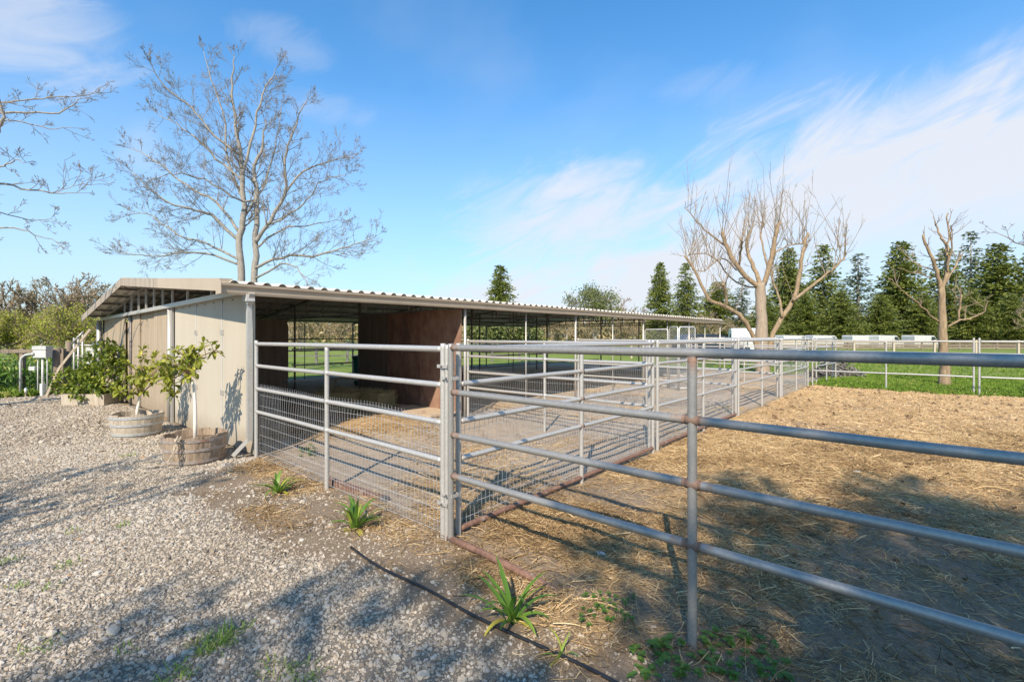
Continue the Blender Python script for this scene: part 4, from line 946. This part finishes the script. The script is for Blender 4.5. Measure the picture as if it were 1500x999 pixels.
pollard('large pollarded tree with thick stubbed limbs and a spray of thin whips', 1116, 21.0, 433,
 [([(436, 925), (434, 830), (430, 640), (425, 540)], .285, .20, 0), ([(425, 560), (345, 490), (285, 380), (270, 330)], .19, .10, -.4), ([(300, 400), (230, 350), (170, 290), (120, 235)], .07, .02, -.9),
  ([(430, 560), (400, 480), (372, 400), (385, 325)], .16, .08, .8), ([(440, 550), (470, 450), (485, 370), (502, 295)], .19, .12, -.2), ([(455, 470), (430, 350), (440, 300)], .07, .05, .9),
  ([(420, 830), (390, 740), (340, 670), (280, 635), (215, 600), (160, 490), (120, 430)], .17, .07, -.8), ([(290, 635), (285, 580), (275, 545)], .10, .09, -.6), ([(330, 490), (270, 440), (200, 490), (160, 490)], .05, .03, .9),
  ([(460, 870), (480, 745), (560, 610), (590, 480), (605, 390), (620, 340)], .20, .08, .5), ([(560, 612), (640, 550), (700, 500), (745, 465), (775, 425)], .12, .05, .9), ([(515, 680), (500, 590), (470, 510), (490, 400)], .09, .05, 1.2),
  ([(480, 420), (540, 390), (600, 380)], .055, .045, .3), ([(340, 470), (350, 400), (352, 360)], .08, .07, -1.0), ([(420, 560), (330, 540), (240, 440), (180, 420), (130, 430)], .06, .03, 1.6), ([(715, 500), (735, 430), (740, 370)], .03, .015, .5)],
 1, 15, MBARK_T, (1.0, 2.8))
pollard('slim pollarded tree with forked upright stubs, standing behind the far fence', 1383, 15.2, 1172,
 [([(1174, 965), (1172, 830), (1166, 700), (1158, 560)], .155, .075, 0), ([(1160, 570), (1140, 490), (1112, 420), (1086, 345)], .11, .05, -.2), ([(1162, 570), (1185, 480), (1180, 400), (1158, 350), (1135, 305)], .10, .03, .3),
  ([(1184, 430), (1190, 360), (1184, 255)], .05, .03, .2), ([(1185, 500), (1200, 400), (1200, 310)], .04, .03, -.3), ([(1180, 540), (1215, 470), (1250, 422)], .05, .03, .5), ([(1152, 700), (1100, 655), (1050, 610), (1000, 570), (950, 520)], .045, .02, -.6),
  ([(1130, 490), (1060, 460), (1000, 440)], .035, .015, .6), ([(1125, 520), (1060, 500), (980, 482)], .03, .015, -.5), ([(1188, 720), (1235, 692), (1290, 682), (1335, 655), (1342, 610)], .055, .03, -.4), ([(1232, 692), (1238, 640), (1245, 590)], .05, .045, -.1), ([(1240, 640), (1222, 600), (1210, 565)], .03, .02, .2)],
 1, 2, MBARK_T, (.25, .6), dens=1)

# generic bare / leafy deciduous trees
def decid(loc, label, H, R, twigmat, leaf=None, nleaf=0, lsize=.2, name='tree', seed=0, group=None, lv=3, spread=.9, minr=.01, trunk_f=.28, nl=9, low=False):
    random.seed(seed); t = thing(name, label, 'tree', loc, random.uniform(0, 6), group); tb = MB(); th_ = H*trunk_f; r0 = H*.022
    tb.tube([(0, 0, -.2), (.05, .02, th_*.5), (0, .1, th_)], [r0*1.3, r0, r0*.85], 8); tb.build('trunk', MBARK, t, True)
    tr = Tree()
    for k_ in range(nl):
        az = k_*2.4+random.uniform(-.4, .4); tilt = random.uniform(.15, spread)
        d = Vector((math.cos(az)*math.sin(tilt), math.sin(az)*math.sin(tilt), math.cos(tilt)))
        p = Vector((0, .05, th_*(random.uniform(.55, 1) if low or k_ > 2 else 1)))
        ln = (H-th_)*.62*(1 if tilt < .5 else R/H*1.7); tr.grow(p, d, ln, r0*.55, lv, .05, .4, (4, 5, 5), (.45, 1.0), .55, minr, 5)
    o = finish(t, tr, twigmat, 'crown')
    if leaf and nleaf:
        T_ = np.array(tr.tips); idx = RNG.integers(0, len(T_), nleaf); C = T_[idx]+RNG.normal(0, lsize*1.1, (nleaf, 3))
        mb = MB(); mb.leaves(C, RNG.normal(size=(nleaf, 3))+np.array([0, 0, -.3]), lsize, lsize*.6, np.clip(RNG.normal(.5, .25, nleaf), 0, 1)); mb.build('leaves', leaf, t)
    return t
# near left bare tree (its crown reaches into the left edge) and the shading trees behind the camera
def limb_tree(px, ZT, label, limbs, step=2, gl=.6):
    base = at(px, ZT); t = thing('bare_tree', label, 'tree', base); tr = Tree(); lb = MB(); tb = MB()
    for li, (pts, r0, r1, dep) in enumerate(limbs):
        if li: r0 *= .6; r1 *= .6
        n = len(pts); P3 = smooth_pts([at(x, ZT, EYE+(492-y)/FPX*ZT)-base+CF*(dep*i/(n-1)) for i, (x, y) in enumerate(pts)], 4); m_ = len(P3)
        P3 = [p+rv(.02)*min(1, i/3) for i, p in enumerate(P3)]; rs = [r1+(r0-r1)*(1-i/(m_-1))**.9 for i in range(m_)]
        (tb if li == 0 else lb).tube(P3, rs, 7)
        if li:
            for i in range(3, m_, 1):
                d = (P3[i]-P3[i-1]).normalized(); ax = d.cross(rv(1)).normalized(); cd_ = Matrix.Rotation(random.uniform(.5, 1.1), 3, ax) @ d
                if random.random() < .55: tr.grow(P3[i], cd_, random.uniform(.25, gl)*(1-.4*i/m_), max(.005, rs[i]*.4), 2, .08, .4, (3, 4), (.4, 1.0), .55, .003, 4)
            tr.grow(P3[-1], P3[-1]-P3[-2], .2, rs[-1], 2, .08, .4, (3, 3), (.4, 1), .5, .003, 4)
    tb.build('trunk', MBARK, t, True); lb.build('limbs', MBARK, t, True); finish(t, tr, MTWIG, 'branches')
random.seed(77)
limb_tree(-300, 8.4, 'bare tree whose branches reach in from the upper left edge',
 [([(-300, 640), (-298, 500), (-290, 380), (-280, 260)], .17, .11, 0), ([(-292, 380), (-150, 300), (-70, 240), (0, 209), (25, 192), (31, 176), (20, 130), (14, 100), (27, 58)], .07, .008, -.5),
  ([(-150, 300), (-60, 190), (0, 172), (54, 180), (86, 176)], .03, .006, .3), ([(-280, 270), (-140, 190), (-60, 160), (0, 155), (60, 152), (78, 134), (80, 118)], .05, .006, .5),
  ([(-140, 190), (-60, 150), (0, 135), (34, 123), (74, 114), (90, 92)], .03, .006, .8), ([(-290, 330), (-180, 290), (-80, 262), (0, 256), (46, 258), (72, 252), (98, 261)], .045, .006, -.7),
  ([(-294, 400), (-180, 310), (-80, 270), (0, 272), (54, 281), (92, 287), (134, 289)], .055, .007, -.2), ([(70, 283), (100, 276), (118, 265), (129, 254)], .010, .005, .1), ([(-290, 420), (-160, 370), (-70, 340), (0, 330), (32, 341), (54, 347)], .04, .005, .4),
  ([(-290, 430), (-160, 330), (-60, 300), (0, 312), (22, 304)], .03, .005, .7), ([(-280, 280), (-230, 120), (-160, 20), (-90, -60)], .07, .02, .5), ([(-282, 270), (-330, 120), (-380, 0)], .07, .02, -.5), ([(-292, 400), (-420, 300), (-520, 220)], .06, .02, .3)])
limb_tree(1700, 9.5, 'bare tree off the right edge with one twig tip in view',
 [([(1700, 620), (1698, 500), (1690, 420)], .14, .10, 0), ([(1690, 440), (1620, 400), (1550, 375), (1500, 353), (1468, 334)], .05, .006, .2), ([(1690, 430), (1660, 300), (1600, 230)], .06, .02, .4), ([(1692, 430), (1760, 320), (1850, 250)], .06, .02, -.3)], gl=.5)
def shadetree(x, y, label, blobs, n, seed, h=4.0):
    random.seed(seed); t = thing('evergreen_tree', label, 'tree', (x, y, 0)); tb = MB(); tb.tube([(0, 0, -.2), (.05, 0, h*.5), (0, 0, h)], [.22, .17, .12], 8); tb.build('trunk', MBARK, t, True)
    mb = MB(); br = MB()
    for (cx, cy, cz, r_, q_) in blobs:
        br.tube([(0, 0, h*.7), (cx*.6, cy*.6, h*.5+cz*.45), (cx, cy, cz)], [.08, .05, .02], 5)
        m_ = int(n*r_**2*q_); u = RNG.normal(size=(m_, 3)); u /= np.linalg.norm(u, axis=1, keepdims=True); C = np.array([cx, cy, cz])+u*r_*RNG.random((m_, 1))**.4*np.array([1, 1, .7])
        mb.leaves(C, RNG.normal(size=(m_, 3)), .16, .10)
    br.build('limbs', MBARK, t, True); mb.build('crown', LSHADE, t)
# shadow of height h falls at (x-.565h, y+1.087h)
GB = [(-.3, 2.5, 1.0, 9.6, 1), (-.7, 4.2, 1.0, 9.9, .8), (1.0, 3.2, 1.4, 9.4, 1), (.6, 5.1, 1.2, 10.2, .8), (2.2, 4.6, 1.5, 9.8, 1), (2.5, 6.2, 1.0, 10.3, .8), (.3, .9, 1.1, 9.3, 1), (-1.3, 1.1, .7, 9.0, .9), (-1.3, -.2, 1.0, 8.8, 1), (.9, -.6, 1.3, 9, 1), (2.3, 1.5, 1.5, 9.3, 1), (-.1, 6.2, .7, 10.4, .55), (1.3, 6.7, .6, 10.5, .6), (3.6, 3.2, 1.3, 9.6, 1), (-1.6, 3.0, .5, 9.7, .5), (-1.5, 5.4, .5, 10.1, .5), (-2.7, 1.3, .55, 8.9, .35), (-3.2, .6, .5, 8.7, .3), (-2.3, 1.9, .4, 9.2, .4), (-2.5, .2, .6, 8.6, .5)]
shadetree(5.5, -8.6, 'tall leafy evergreen standing well behind the camera', [(gx_+.565*h_-5.5, gy_-1.087*h_+8.6, h_, r_, q_) for gx_, gy_, r_, h_, q_ in GB], 1050, 3, 8)
decid((-3.2, -6.5, 0), 'bare tree behind the camera throwing branch shadows on gravel', 8, 3, MTWIG, LSHADE, 2500, .14, name='bare_tree', seed=33, minr=.01, nl=9)

# conifers
def conifer_mesh(H, R, seed, leaf, droop=.25, nlev=34, per=10, power=.75, gap=.1):
    random.seed(seed); rg = np.random.default_rng(seed); C = []; D = []; S = []; A = []; bt = MB()
    for l_ in range(nlev):
        f = (l_+.5)/nlev; z = H*(.03+.96*f)
        for k_ in range(per if f < .8 else per-3):
            if random.random() < gap: continue
            az = random.uniform(0, 6.283); ln = R*((1-f)**power)*random.uniform(.65, 1.18)+.15; sh = random.uniform(-.25, .35)
            nn = max(3, int(ln/.28))
            for q in range(nn):
                t = (q+.6)/nn; r_ = ln*t; zz = z-droop*r_*(1-.3*t)+random.uniform(-.15, .15)
                for e in range(3):
                    C.append((r_*math.cos(az)+random.gauss(0, .16+.1*t), r_*math.sin(az)+random.gauss(0, .16+.1*t), zz+random.gauss(0, .12)))
                    D.append((math.cos(az+random.gauss(0, .7)), math.sin(az+random.gauss(0, .7)), random.uniform(-.7, .25))); S.append(random.uniform(.35, .62)); A.append(min(1, max(0, .45+sh+random.gauss(0, .15))))
    mb = MB(); mb.leaves(np.array(C), np.array(D), np.array(S), np.array(S)*.42, np.array(A)); return mb
def conifer(loc, label, H, R, seed, leaf=None, **k_):
    t = thing('conifer_tree', label, 'tree', loc, 0, 'conifers beyond the field'); tb = MB(); tb.tube([(0, 0, -.3), (0, 0, H*.5), (0, 0, H*.97)], [H*.018, H*.011, .03], 7); tb.build('trunk', MBARK, t, True)
    conifer_mesh(H, R, seed, leaf, **k_).build('crown', leaf or LCON, t); return t
protos = {}
def place(kind, px, ytop, zc, label, wide=1.0, ybase=500):
    p = at(px, zc); H = EYE+(492-ytop)/FPX*zc
    if kind not in protos:
        H0, R0, seed, leaf, kw = KINDS[kind]; protos[kind] = (conifer((0, 0, 0), label, H0, R0, seed, leaf, **kw), H0, R0); o = protos[kind][0]
    else: o = copy_tree(protos[kind][0])
    H0 = protos[kind][1]; s_ = H/H0; o.location = (p.x, p.y, 0); wide *= 1.18; o.scale = (s_*wide, s_*wide, s_); o.rotation_euler = (0, 0, random.uniform(0, 6.28)); o['label'] = label
    return o
KINDS = {'dense': (16, 4.0, 1, LCON, dict(nlev=44, per=12, power=.62, gap=.04)), 'cedar': (16, 4.6, 2, LCON, dict(nlev=34, per=11, power=.8, droop=.3)), 'open': (16, 3.6, 3, LCON_G, dict(nlev=26, per=8, power=.9, gap=.25, droop=.1)), 'broad': (14, 5.2, 4, LCON, dict(nlev=36, per=13, power=.55, gap=.05, droop=.2))}
random.seed(11)
for a_ in (('dense', 967, 384, 80, 'narrow dense conifer, leftmost of the right hand row', .75), ('cedar', 1004, 384, 82, 'conifer just right of the leftmost one in the row', .85), ('broad', 1052, 412, 88, 'low broad conifer behind the end of the stable roof', 1.0),
           ('open', 1087, 405, 84, 'lower greyish conifer behind the limbs of the big pollarded tree', 1.0), ('dense', 1155, 363, 80, 'conifer seen right of the big pollarded trunk', .85), ('cedar', 1206, 357, 78, 'tall conifer between the two pollarded trees, left of the greyish one', .9),
           ('open', 1257, 370, 76, 'open greyish conifer midway between the pollarded trees', 1.15), ('dense', 1320, 353, 76, 'dense tall conifer left of the slim pollarded tree', 1.0), ('cedar', 1384, 362, 78, 'conifer directly behind the slim pollarded tree', 1.0),
           ('open', 1422, 337, 90, 'tallest thin crowned pine at the right', .9), ('dense', 1462, 356, 76, 'dense conifer right of the tall thin pine', 1.1), ('cedar', 1508, 368, 74, 'conifer cut by the right edge of the photo', 1.0),
           ('broad', 1120, 432, 72, 'low conifer filling the gap behind the big trunk', 1.0), ('broad', 1232, 425, 70, 'low green conifer under the greyish one', 1.0), ('broad', 1290, 432, 70, 'low conifer filling between the greyish and dense ones', 1.0), ('broad', 1350, 430, 71, 'low conifer left of the slim pollarded trunk', 1.0), ('broad', 1425, 425, 70, 'low conifer right of the slim pollarded trunk', 1.0), ('broad', 1180, 430, 72, 'low conifer right of the big pollarded trunk', 1.0),
           ('dense', 733, 388, 70, 'lone dark conifer rising above the middle of the stable roof', .95), ('broad', 1480, 430, 68, 'low conifer near the right edge', 1.0), ('broad', 1565, 420, 68, 'low conifer beyond the right edge', 1.0)):
    place(*a_)
# deciduous background: behind the stable and at the left
def bgtree(px, ytop, zc, kind, label, seed):
    H = (EYE+(492-ytop)/FPX*zc)*1.18; p = at(px, zc)
    if kind == 'oak': return decid(p, label, H, H*.5, MTWIG_P, LOAK, 1800, .13, 'oak_tree', seed, 'trees behind the stable', 3, 1.0, .022, .2, 8, True)
    if kind == 'bare': return decid(p, label, H, H*.5, MTWIG_P, LOAK, 500, .12, 'oak_tree', seed, 'trees behind the stable', 3, 1.0, .025, .25, 9, True)
    if kind == 'will': return decid(p, label, H, H*.6, MTWIG_P, LWILL, 3800, .13, 'willow_tree', seed, 'trees behind the stable', 3, 1.1, .015, .1, 10, True)
    return decid(p, label, H, H*.5, MTWIG, LEUC, 5500, .32, 'leafy_tree', seed, 'trees behind the stable', 3, .9, .015, .15, 9, True)
for i_, a_ in enumerate(((-55, 400, 34, 'bare', 'bare oak cut by the left edge of the photo'), (12, 405, 40, 'bare', 'bare oak near the left edge behind the weeds'), (62, 398, 42, 'oak', 'budding oak behind the utility box'), (112, 393, 40, 'bare', 'tall bare oak just left of the stable roof'),
          (95, 440, 31, 'will', 'yellow green willow behind the leaning plank'), (25, 452, 32, 'will', 'yellow green willow near the left edge'), (150, 415, 44, 'oak', 'brown budding oak behind the stable eave'), (-20, 455, 30, 'will', 'yellow green willow at the left edge of the photo'), (150, 455, 36, 'will', 'yellow green bush behind the stable corner post'),
          (872, 408, 75, 'euc', 'round olive green tree above the roof right of middle'), (900, 428, 85, 'oak', 'pale brown tree beside the round olive one'), (830, 440, 90, 'oak', 'pale low tree left of the round olive one'), (930, 436, 88, 'bare', 'pale bare tree left of the conifer row'),
          (230, 450, 45, 'oak', 'brown oak hidden low behind the weathered siding'), (330, 455, 50, 'oak', 'brown oak low behind the cream wall'), (440, 452, 48, 'oak', 'brown oak seen through the first stall, left'), (500, 450, 50, 'oak', 'brown oak seen through the first stall, right'), (570, 455, 50, 'oak', 'brown oak behind the plywood partition'), (640, 452, 60, 'oak', 'brown oak behind the partition edge'),
          (710, 465, 45, 'euc', 'green bush seen under the roof right of the partition'), (760, 462, 48, 'euc', 'green bush seen under the roof in the second stall'), (810, 460, 60, 'oak', 'brown tree seen under the roof in the middle'), (860, 458, 60, 'oak', 'brown tree seen under the roof right of middle'), (915, 456, 62, 'oak', 'brown tree seen under the roof near its far end'),
          (1530, 415, 60, 'bare', 'pale bare tree in front of the conifers at the right edge'), (1040, 445, 70, 'oak', 'pale brown tree behind the far end of the roof'))):
    bgtree(*a_, seed=100+i_)
# far wood closing the horizon
mb = MB(); n = 26000; ang = RNG.uniform(-1.25, 1.25, n); dist = RNG.uniform(120, 150, n)
topz_ = 3.2+2.6*vnoise(ang*180, ang*0, 6, 3)+1.6*vnoise(ang*180, ang*0+3, 1.7, 4); z = RNG.random(n)**.8*topz_
P = CR.x*np.sin(ang)*dist+CF.x*np.cos(ang)*dist; Q = CR.y*np.sin(ang)*dist+CF.y*np.cos(ang)*dist
mb.leaves(np.stack([P, Q, z], 1), RNG.normal(size=(n, 3)), 1.3, .9, np.clip(RNG.normal(.45, .2, n), 0, 1)); o = mb.build('far_wood', LOAK); o['kind'] = 'stuff'; tag(o, 'distant band of brown and olive woodland along the horizon', 'woodland')

# ------------------------------------------------------------------ fences, vehicles, utility things
def rail_fence(p, q, label, n, h, rails, pr=.06, mat=MPOST, mesh=False, bw=.10, name='wooden_fence'):
    p = Vector((p[0], p[1], 0)); q = Vector((q[0], q[1], 0)); Ln = (q-p).length
    t = thing(name, label, 'fence', p, math.atan2(q.y-p.y, q.x-p.x))
    for k_ in range(n+1):
        mb = MB(); x = Ln*k_/n; mb.bar((x, 0, -.1), (x+random.uniform(-.02, .02), 0, h+random.uniform(-.01, .04)), pr*2, pr*2); mb.build('post', mat, t)
    for z in rails:
        for k_ in range(n): mb = MB(); mb.bar((Ln*k_/n, -pr-.015, z+random.uniform(-.015, .015)), (Ln*(k_+1)/n, -pr-.015, z+random.uniform(-.015, .015)), .025, bw); mb.build('rail', mat, t)
    if mesh:
        P = []; Q = []
        for x in np.arange(0, Ln, .12): P.append((x, pr+.01, .02)); Q.append((x, pr+.01, h-.05))
        for z in np.arange(.1, h, .15): P.append((0, pr+.01, z)); Q.append((Ln, pr+.01, z))
        mb = MB(); mb.segs(P, Q, .003, .003, 3); mb.build('wire_mesh', MSTEEL_D, t, False, 'stuff')
    return t
p = at(925, 34); q = at(1620, 30)
rail_fence(p, q, 'long field fence of wooden posts beyond the green strip', 12, 1.32, (1.22,), .055, MPOST_P, True)
p = at(925, 56); q = at(1800, 53)
rail_fence(p, q, 'low dark fence in front of the parked vans', 16, 1.05, (.9, .55, .25), .07, MPOST, False, .22)
p = at(-150, 13.2); q = at(92, 13.4)
rail_fence(p, q, 'wire mesh fence with dark top rail behind the utility box', 4, 1.22, (1.17,), .05, MPOST, True, .10)
p = at(370, 27); q = at(800, 30)
rail_fence(p, q, 'dark rail fence in the pasture behind the stable', 10, 1.25, (1.15, .8, .45), .06, MSTEEL_D, False, .07)
t = thing('gate_post', 'thick brown timber post beside the leaning plank', 'post', at(82, 13.0)); mb = MB(); mb.tube([(0, 0, -.1), (.01, 0, 1.27)], .085, 10) if False else mb.tube([(0, 0, -.1), (.01, 0, .6), (0, .01, 1.27)], [.09, .085, .08], 10); mb.build('post_shaft', MPOST, t, True)
t = thing('gate_post', 'second dark timber post behind the leaning plank', 'post', at(100, 13.6)); mb = MB(); mb.tube([(0, 0, -.1), (.01, 0, .6), (0, .01, 1.45)], [.08, .075, .07], 10); mb.build('post_shaft', MPOST, t, True)
t = thing('leaning_plank', 'grey plank leaning against the timber posts', 'plank', at(87, 12.6)); mb = MB(); mb.bar((0, 0, .75), R3(.55, .3, 1.78), .05, .05); mb.bar((0, 0, .75), R3(-.25, -.1, .0), .05, .05); mb.build('plank_length', MPOST_P, t)
t = thing('pipe_frame', 'galvanised pipe rack standing left of the weathered siding', 'rack', at(120, 13.2), YAW)
for x, h in ((-.22, 1.55), (-.1, 1.6), (.02, 1.72), (.32, 1.42)):
    mb = MB(); mb.tube([(x, 0, 0), (x, 0, h)], .022, 8); mb.build('upright', MG, t, True)
for z in (1.05, 1.35): mb = MB(); mb.tube([(-.22, .03, z), (.34, .03, z-.02)], .02, 8); mb.build('rail', MG, t, True)
mb = MB(); mb.tube([(-.26, -.03, 1.38), (.04, -.03, 1.7)], .018, 8); mb.build('brace', MG, t, True)
mb = MB(); mb.box(.06, .5, .05, .09, .82, 1.28); mb.build('board', MGREYP, t)
# utility box on legs
t = thing('utility_box', 'white electrical box on pipe legs by the mesh fence', 'utility box', at(62.5, 12.7), YAW)
mb = MB(); mb.box(-.17, .17, -.09, .09, 1.02, 1.23); mb.build('box_body', MOLDW, t); mb = MB(); mb.box(-.185, .185, -.105, .105, 1.232, 1.33); mb.build('hood', MGREYP, t)
for x, r_ in ((-.13, .016), (.0, .032), (.12, .014)):
    mb = MB(); mb.tube([(x, 0, -.05), (x, 0, 1.02)], r_*.85, 8); mb.build('leg', MOLDW, t, True)
mb = MB(); mb.box(-.03, .035, -.05, .05, .0, .32); mb.build('conduit_cover', MWHITE, t)
mb = MB(); mb.box(-.33, -.17, -.05, .03, .68, .78); mb.build('junction_box', MGREYP, t)
t = thing('bent_pipe', 'white standpipe with a bent top left of the utility box', 'pipe', at(30, 12.6), YAW)
mb = MB(); mb.tube([(0, 0, -.05), (0, 0, .9), (.03, 0, 1.02), (.12, 0, 1.09), (.32, 0, 1.12)], .028, 10); mb.build('pipe_length', MOLDW, t, True)
mb = MB(); mb.tube([(.31, 0, 1.12), (.36, 0, 1.12)], .04, 10); mb.build('coupling', MGREYP, t, True)
t = thing('ground_marker', 'small white capped marker stake between the standpipe and the box', 'marker', at(38, 12.5)); mb = MB(); mb.tube([(0, 0, -.05), (0, 0, .1)], .02, 8); mb.build('stake', MPOST, t); mb = MB(); mb.tube([(0, 0, .1), (0, 0, .2), (0, 0, .24)], [.03, .035, .015], 8); mb.build('cap', MWHITE, t, True)
# flowering weeds behind that fence
a = RNG.uniform(-2.5, 5, 8000); b = RNG.uniform(18.5, 24, 8000)
mb = MB(); n = len(a); h = RNG.random(n)**.6*(.55+.4*vnoise(a, b, 1.5, 3)); C = np.stack([-b, a, h], 1); mb.leaves(C, RNG.normal(size=(n, 3))+np.array([0, 0, 1.2]), .16, .07, np.clip(h*.9+RNG.normal(0, .15, n), 0, 1))
o = mb.build('weed_bank', leafmat('bank_leaf', (.05, .13, .02), (.17, .29, .04), (.50, .48, .05))); o['kind'] = 'stuff'; tag(o, 'bank of tall green and yellow flowering weeds behind the mesh fence', 'weeds')
# vehicles far off
def rounded(mb, prof, w_, z0=0):      # side profile (x,z) extruded to width w_
    n = len(prof); V = []
    for y, s_ in ((-w_/2, .97), (-w_/2*.96, 1), (w_/2*.96, 1), (w_/2, .97)):
        cx = sum(p_[0] for p_ in prof)/n; cz = sum(p_[1] for p_ in prof)/n
        V += [(cx+(x-cx)*s_, y, cz+(z-cz)*s_) for x, z in prof]
    F = [(l_*n+i, l_*n+(i+1) % n, (l_+1)*n+(i+1) % n, (l_+1)*n+i) for l_ in range(3) for i in range(n)]; mb.add(V, F)
    c = len(V); mb.add([(sum(p_[0] for p_ in prof)/n, -w_/2, sum(p_[1] for p_ in prof)/n), (sum(p_[0] for p_ in prof)/n, w_/2, sum(p_[1] for p_ in prof)/n)], np.zeros((0, 4), int))
    base = mb.n-2-c
    mb.f.append(np.array([(mb.n-2, base+(i+1) % n, base+i, base+i) for i in range(n)]+[(mb.n-1, base+3*n+i, base+3*n+(i+1) % n, base+3*n+(i+1) % n) for i in range(n)])); mb.a.append(np.full(2*n, .5))
def wheel(t, x, y, r_=.34):
    mb = MB(); mb.tube([(x, y-.1, r_), (x, y-.08, r_), (x, y+.08, r_), (x, y+.1, r_)], [r_*.85, r_, r_, r_*.85], 18); wo = mb.build('wheel', MBLACK, t, True)
    mb = MB(); mb.tube([(x, y-.105, r_), (x, y+.105, r_)], r_*.55, 12); mb.build('rim', MGREYP, wo, True)
def van(loc, rz_, label, mat):
    t = thing('parked_van', label, 'van', loc, rz_, 'parked white vans')
    mb = MB(); rounded(mb, [(-2.6, .35), (2.4, .35), (2.55, .6), (2.5, 1.0), (1.7, 1.25), (1.15, 1.95), (.9, 2.05), (-2.45, 2.1), (-2.62, 1.9)], 1.9); mb.build('body', mat, t)
    for s_ in (-1, 1):
        mb = MB(); y = s_*.955; mb.add([(1.05, y, 1.25), (1.6, y, 1.25), (1.1, y, 1.85), (.5, y, 1.85), (.5, y, 1.25)], [(0, 1, 2, 3), (0, 3, 4, 4)]); mb.build('side_window', MGLASS, t)
        for x in (-1.7, 1.6): wheel(t, x, s_*.83)
    mb = MB(); mb.add([(1.73, -.8, 1.26), (1.73, .8, 1.26), (1.2, .75, 1.92), (1.2, -.75, 1.92)], [(0, 1, 2, 3)]); mb.build('windscreen', MGLASS, t)
    for s_ in (-1, 1): mb = MB(); mb.box(2.50, 2.57, s_*.7-.15, s_*.7+.15, .72, .9); mb.build('headlight', MWHITE, t)
    return t
for i_, (px, zc, r_, lb) in enumerate(((1162, 59, .1, 'white parked van left of the gap in the row beneath the conifers'), (1207, 60, 0, 'second white parked van in the row beneath the conifers'), (1262, 61, .05, 'third white parked van beneath the greyish conifer'), (1296, 60, .2, 'rightmost white parked van of the row'), (1350, 61, .1, 'white van mostly hidden left of the slim tree trunk'))):
    van(at(px, zc), YAW+r_, lb, MOLDW).scale = (.74, 1, .80)
t = thing('horse_trailer', 'white horse trailer standing behind the far pens left of the big trunk', 'trailer', at(1088, 36), YAW+1.2)
mb = MB(); rounded(mb, [(-1.9, .45), (1.7, .45), (1.9, .8), (1.95, 1.3), (1.5, 1.95), (1.2, 2.1), (-1.7, 2.15), (-1.9, 2.0)], 1.8); mb.build('body', MWHITE, t)
for s_ in (-1, 1):
    for x in (-.5, .35): wheel(t, x, s_*.8, .32)
    mb = MB(); mb.add([(-1.3, s_*.915, 1.35), (-.3, s_*.915, 1.35), (-.3, s_*.915, 1.75), (-1.3, s_*.915, 1.75)], [(0, 1, 2, 3)]); mb.build('window', MGLASS, t)
mb = MB(); mb.bar((1.8, 0, .5), (2.9, 0, .5), .1, .08); mb.build('drawbar', MSTEEL_D, t)
t = thing('parked_car', 'dark blue parked car beyond the chain link panels', 'car', at(1040, 31), YAW+.1)
mb = MB(); rounded(mb, [(-2.2, .3), (2.2, .3), (2.3, .6), (2.2, .9), (1.2, 1.05), (.6, 1.6), (-.2, 1.72), (-1.9, 1.68), (-2.2, 1.1)], 1.8); mb.build('body', MDCAR, t)
for s_ in (-1, 1):
    mb = MB(); mb.add([(-1.7, s_*.905, 1.1), (.95, s_*.905, 1.1), (.5, s_*.905, 1.52), (-1.6, s_*.905, 1.58)], [(0, 1, 2, 3)]); mb.build('side_window', MGLASS, t)
    for x in (-1.4, 1.4): wheel(t, x, s_*.8)
mb = MB(); mb.add([(1.22, -.7, 1.06), (1.22, .7, 1.06), (.64, .66, 1.58), (.64, -.66, 1.58)], [(0, 1, 2, 3)]); mb.build('windscreen', MGLASS, t)
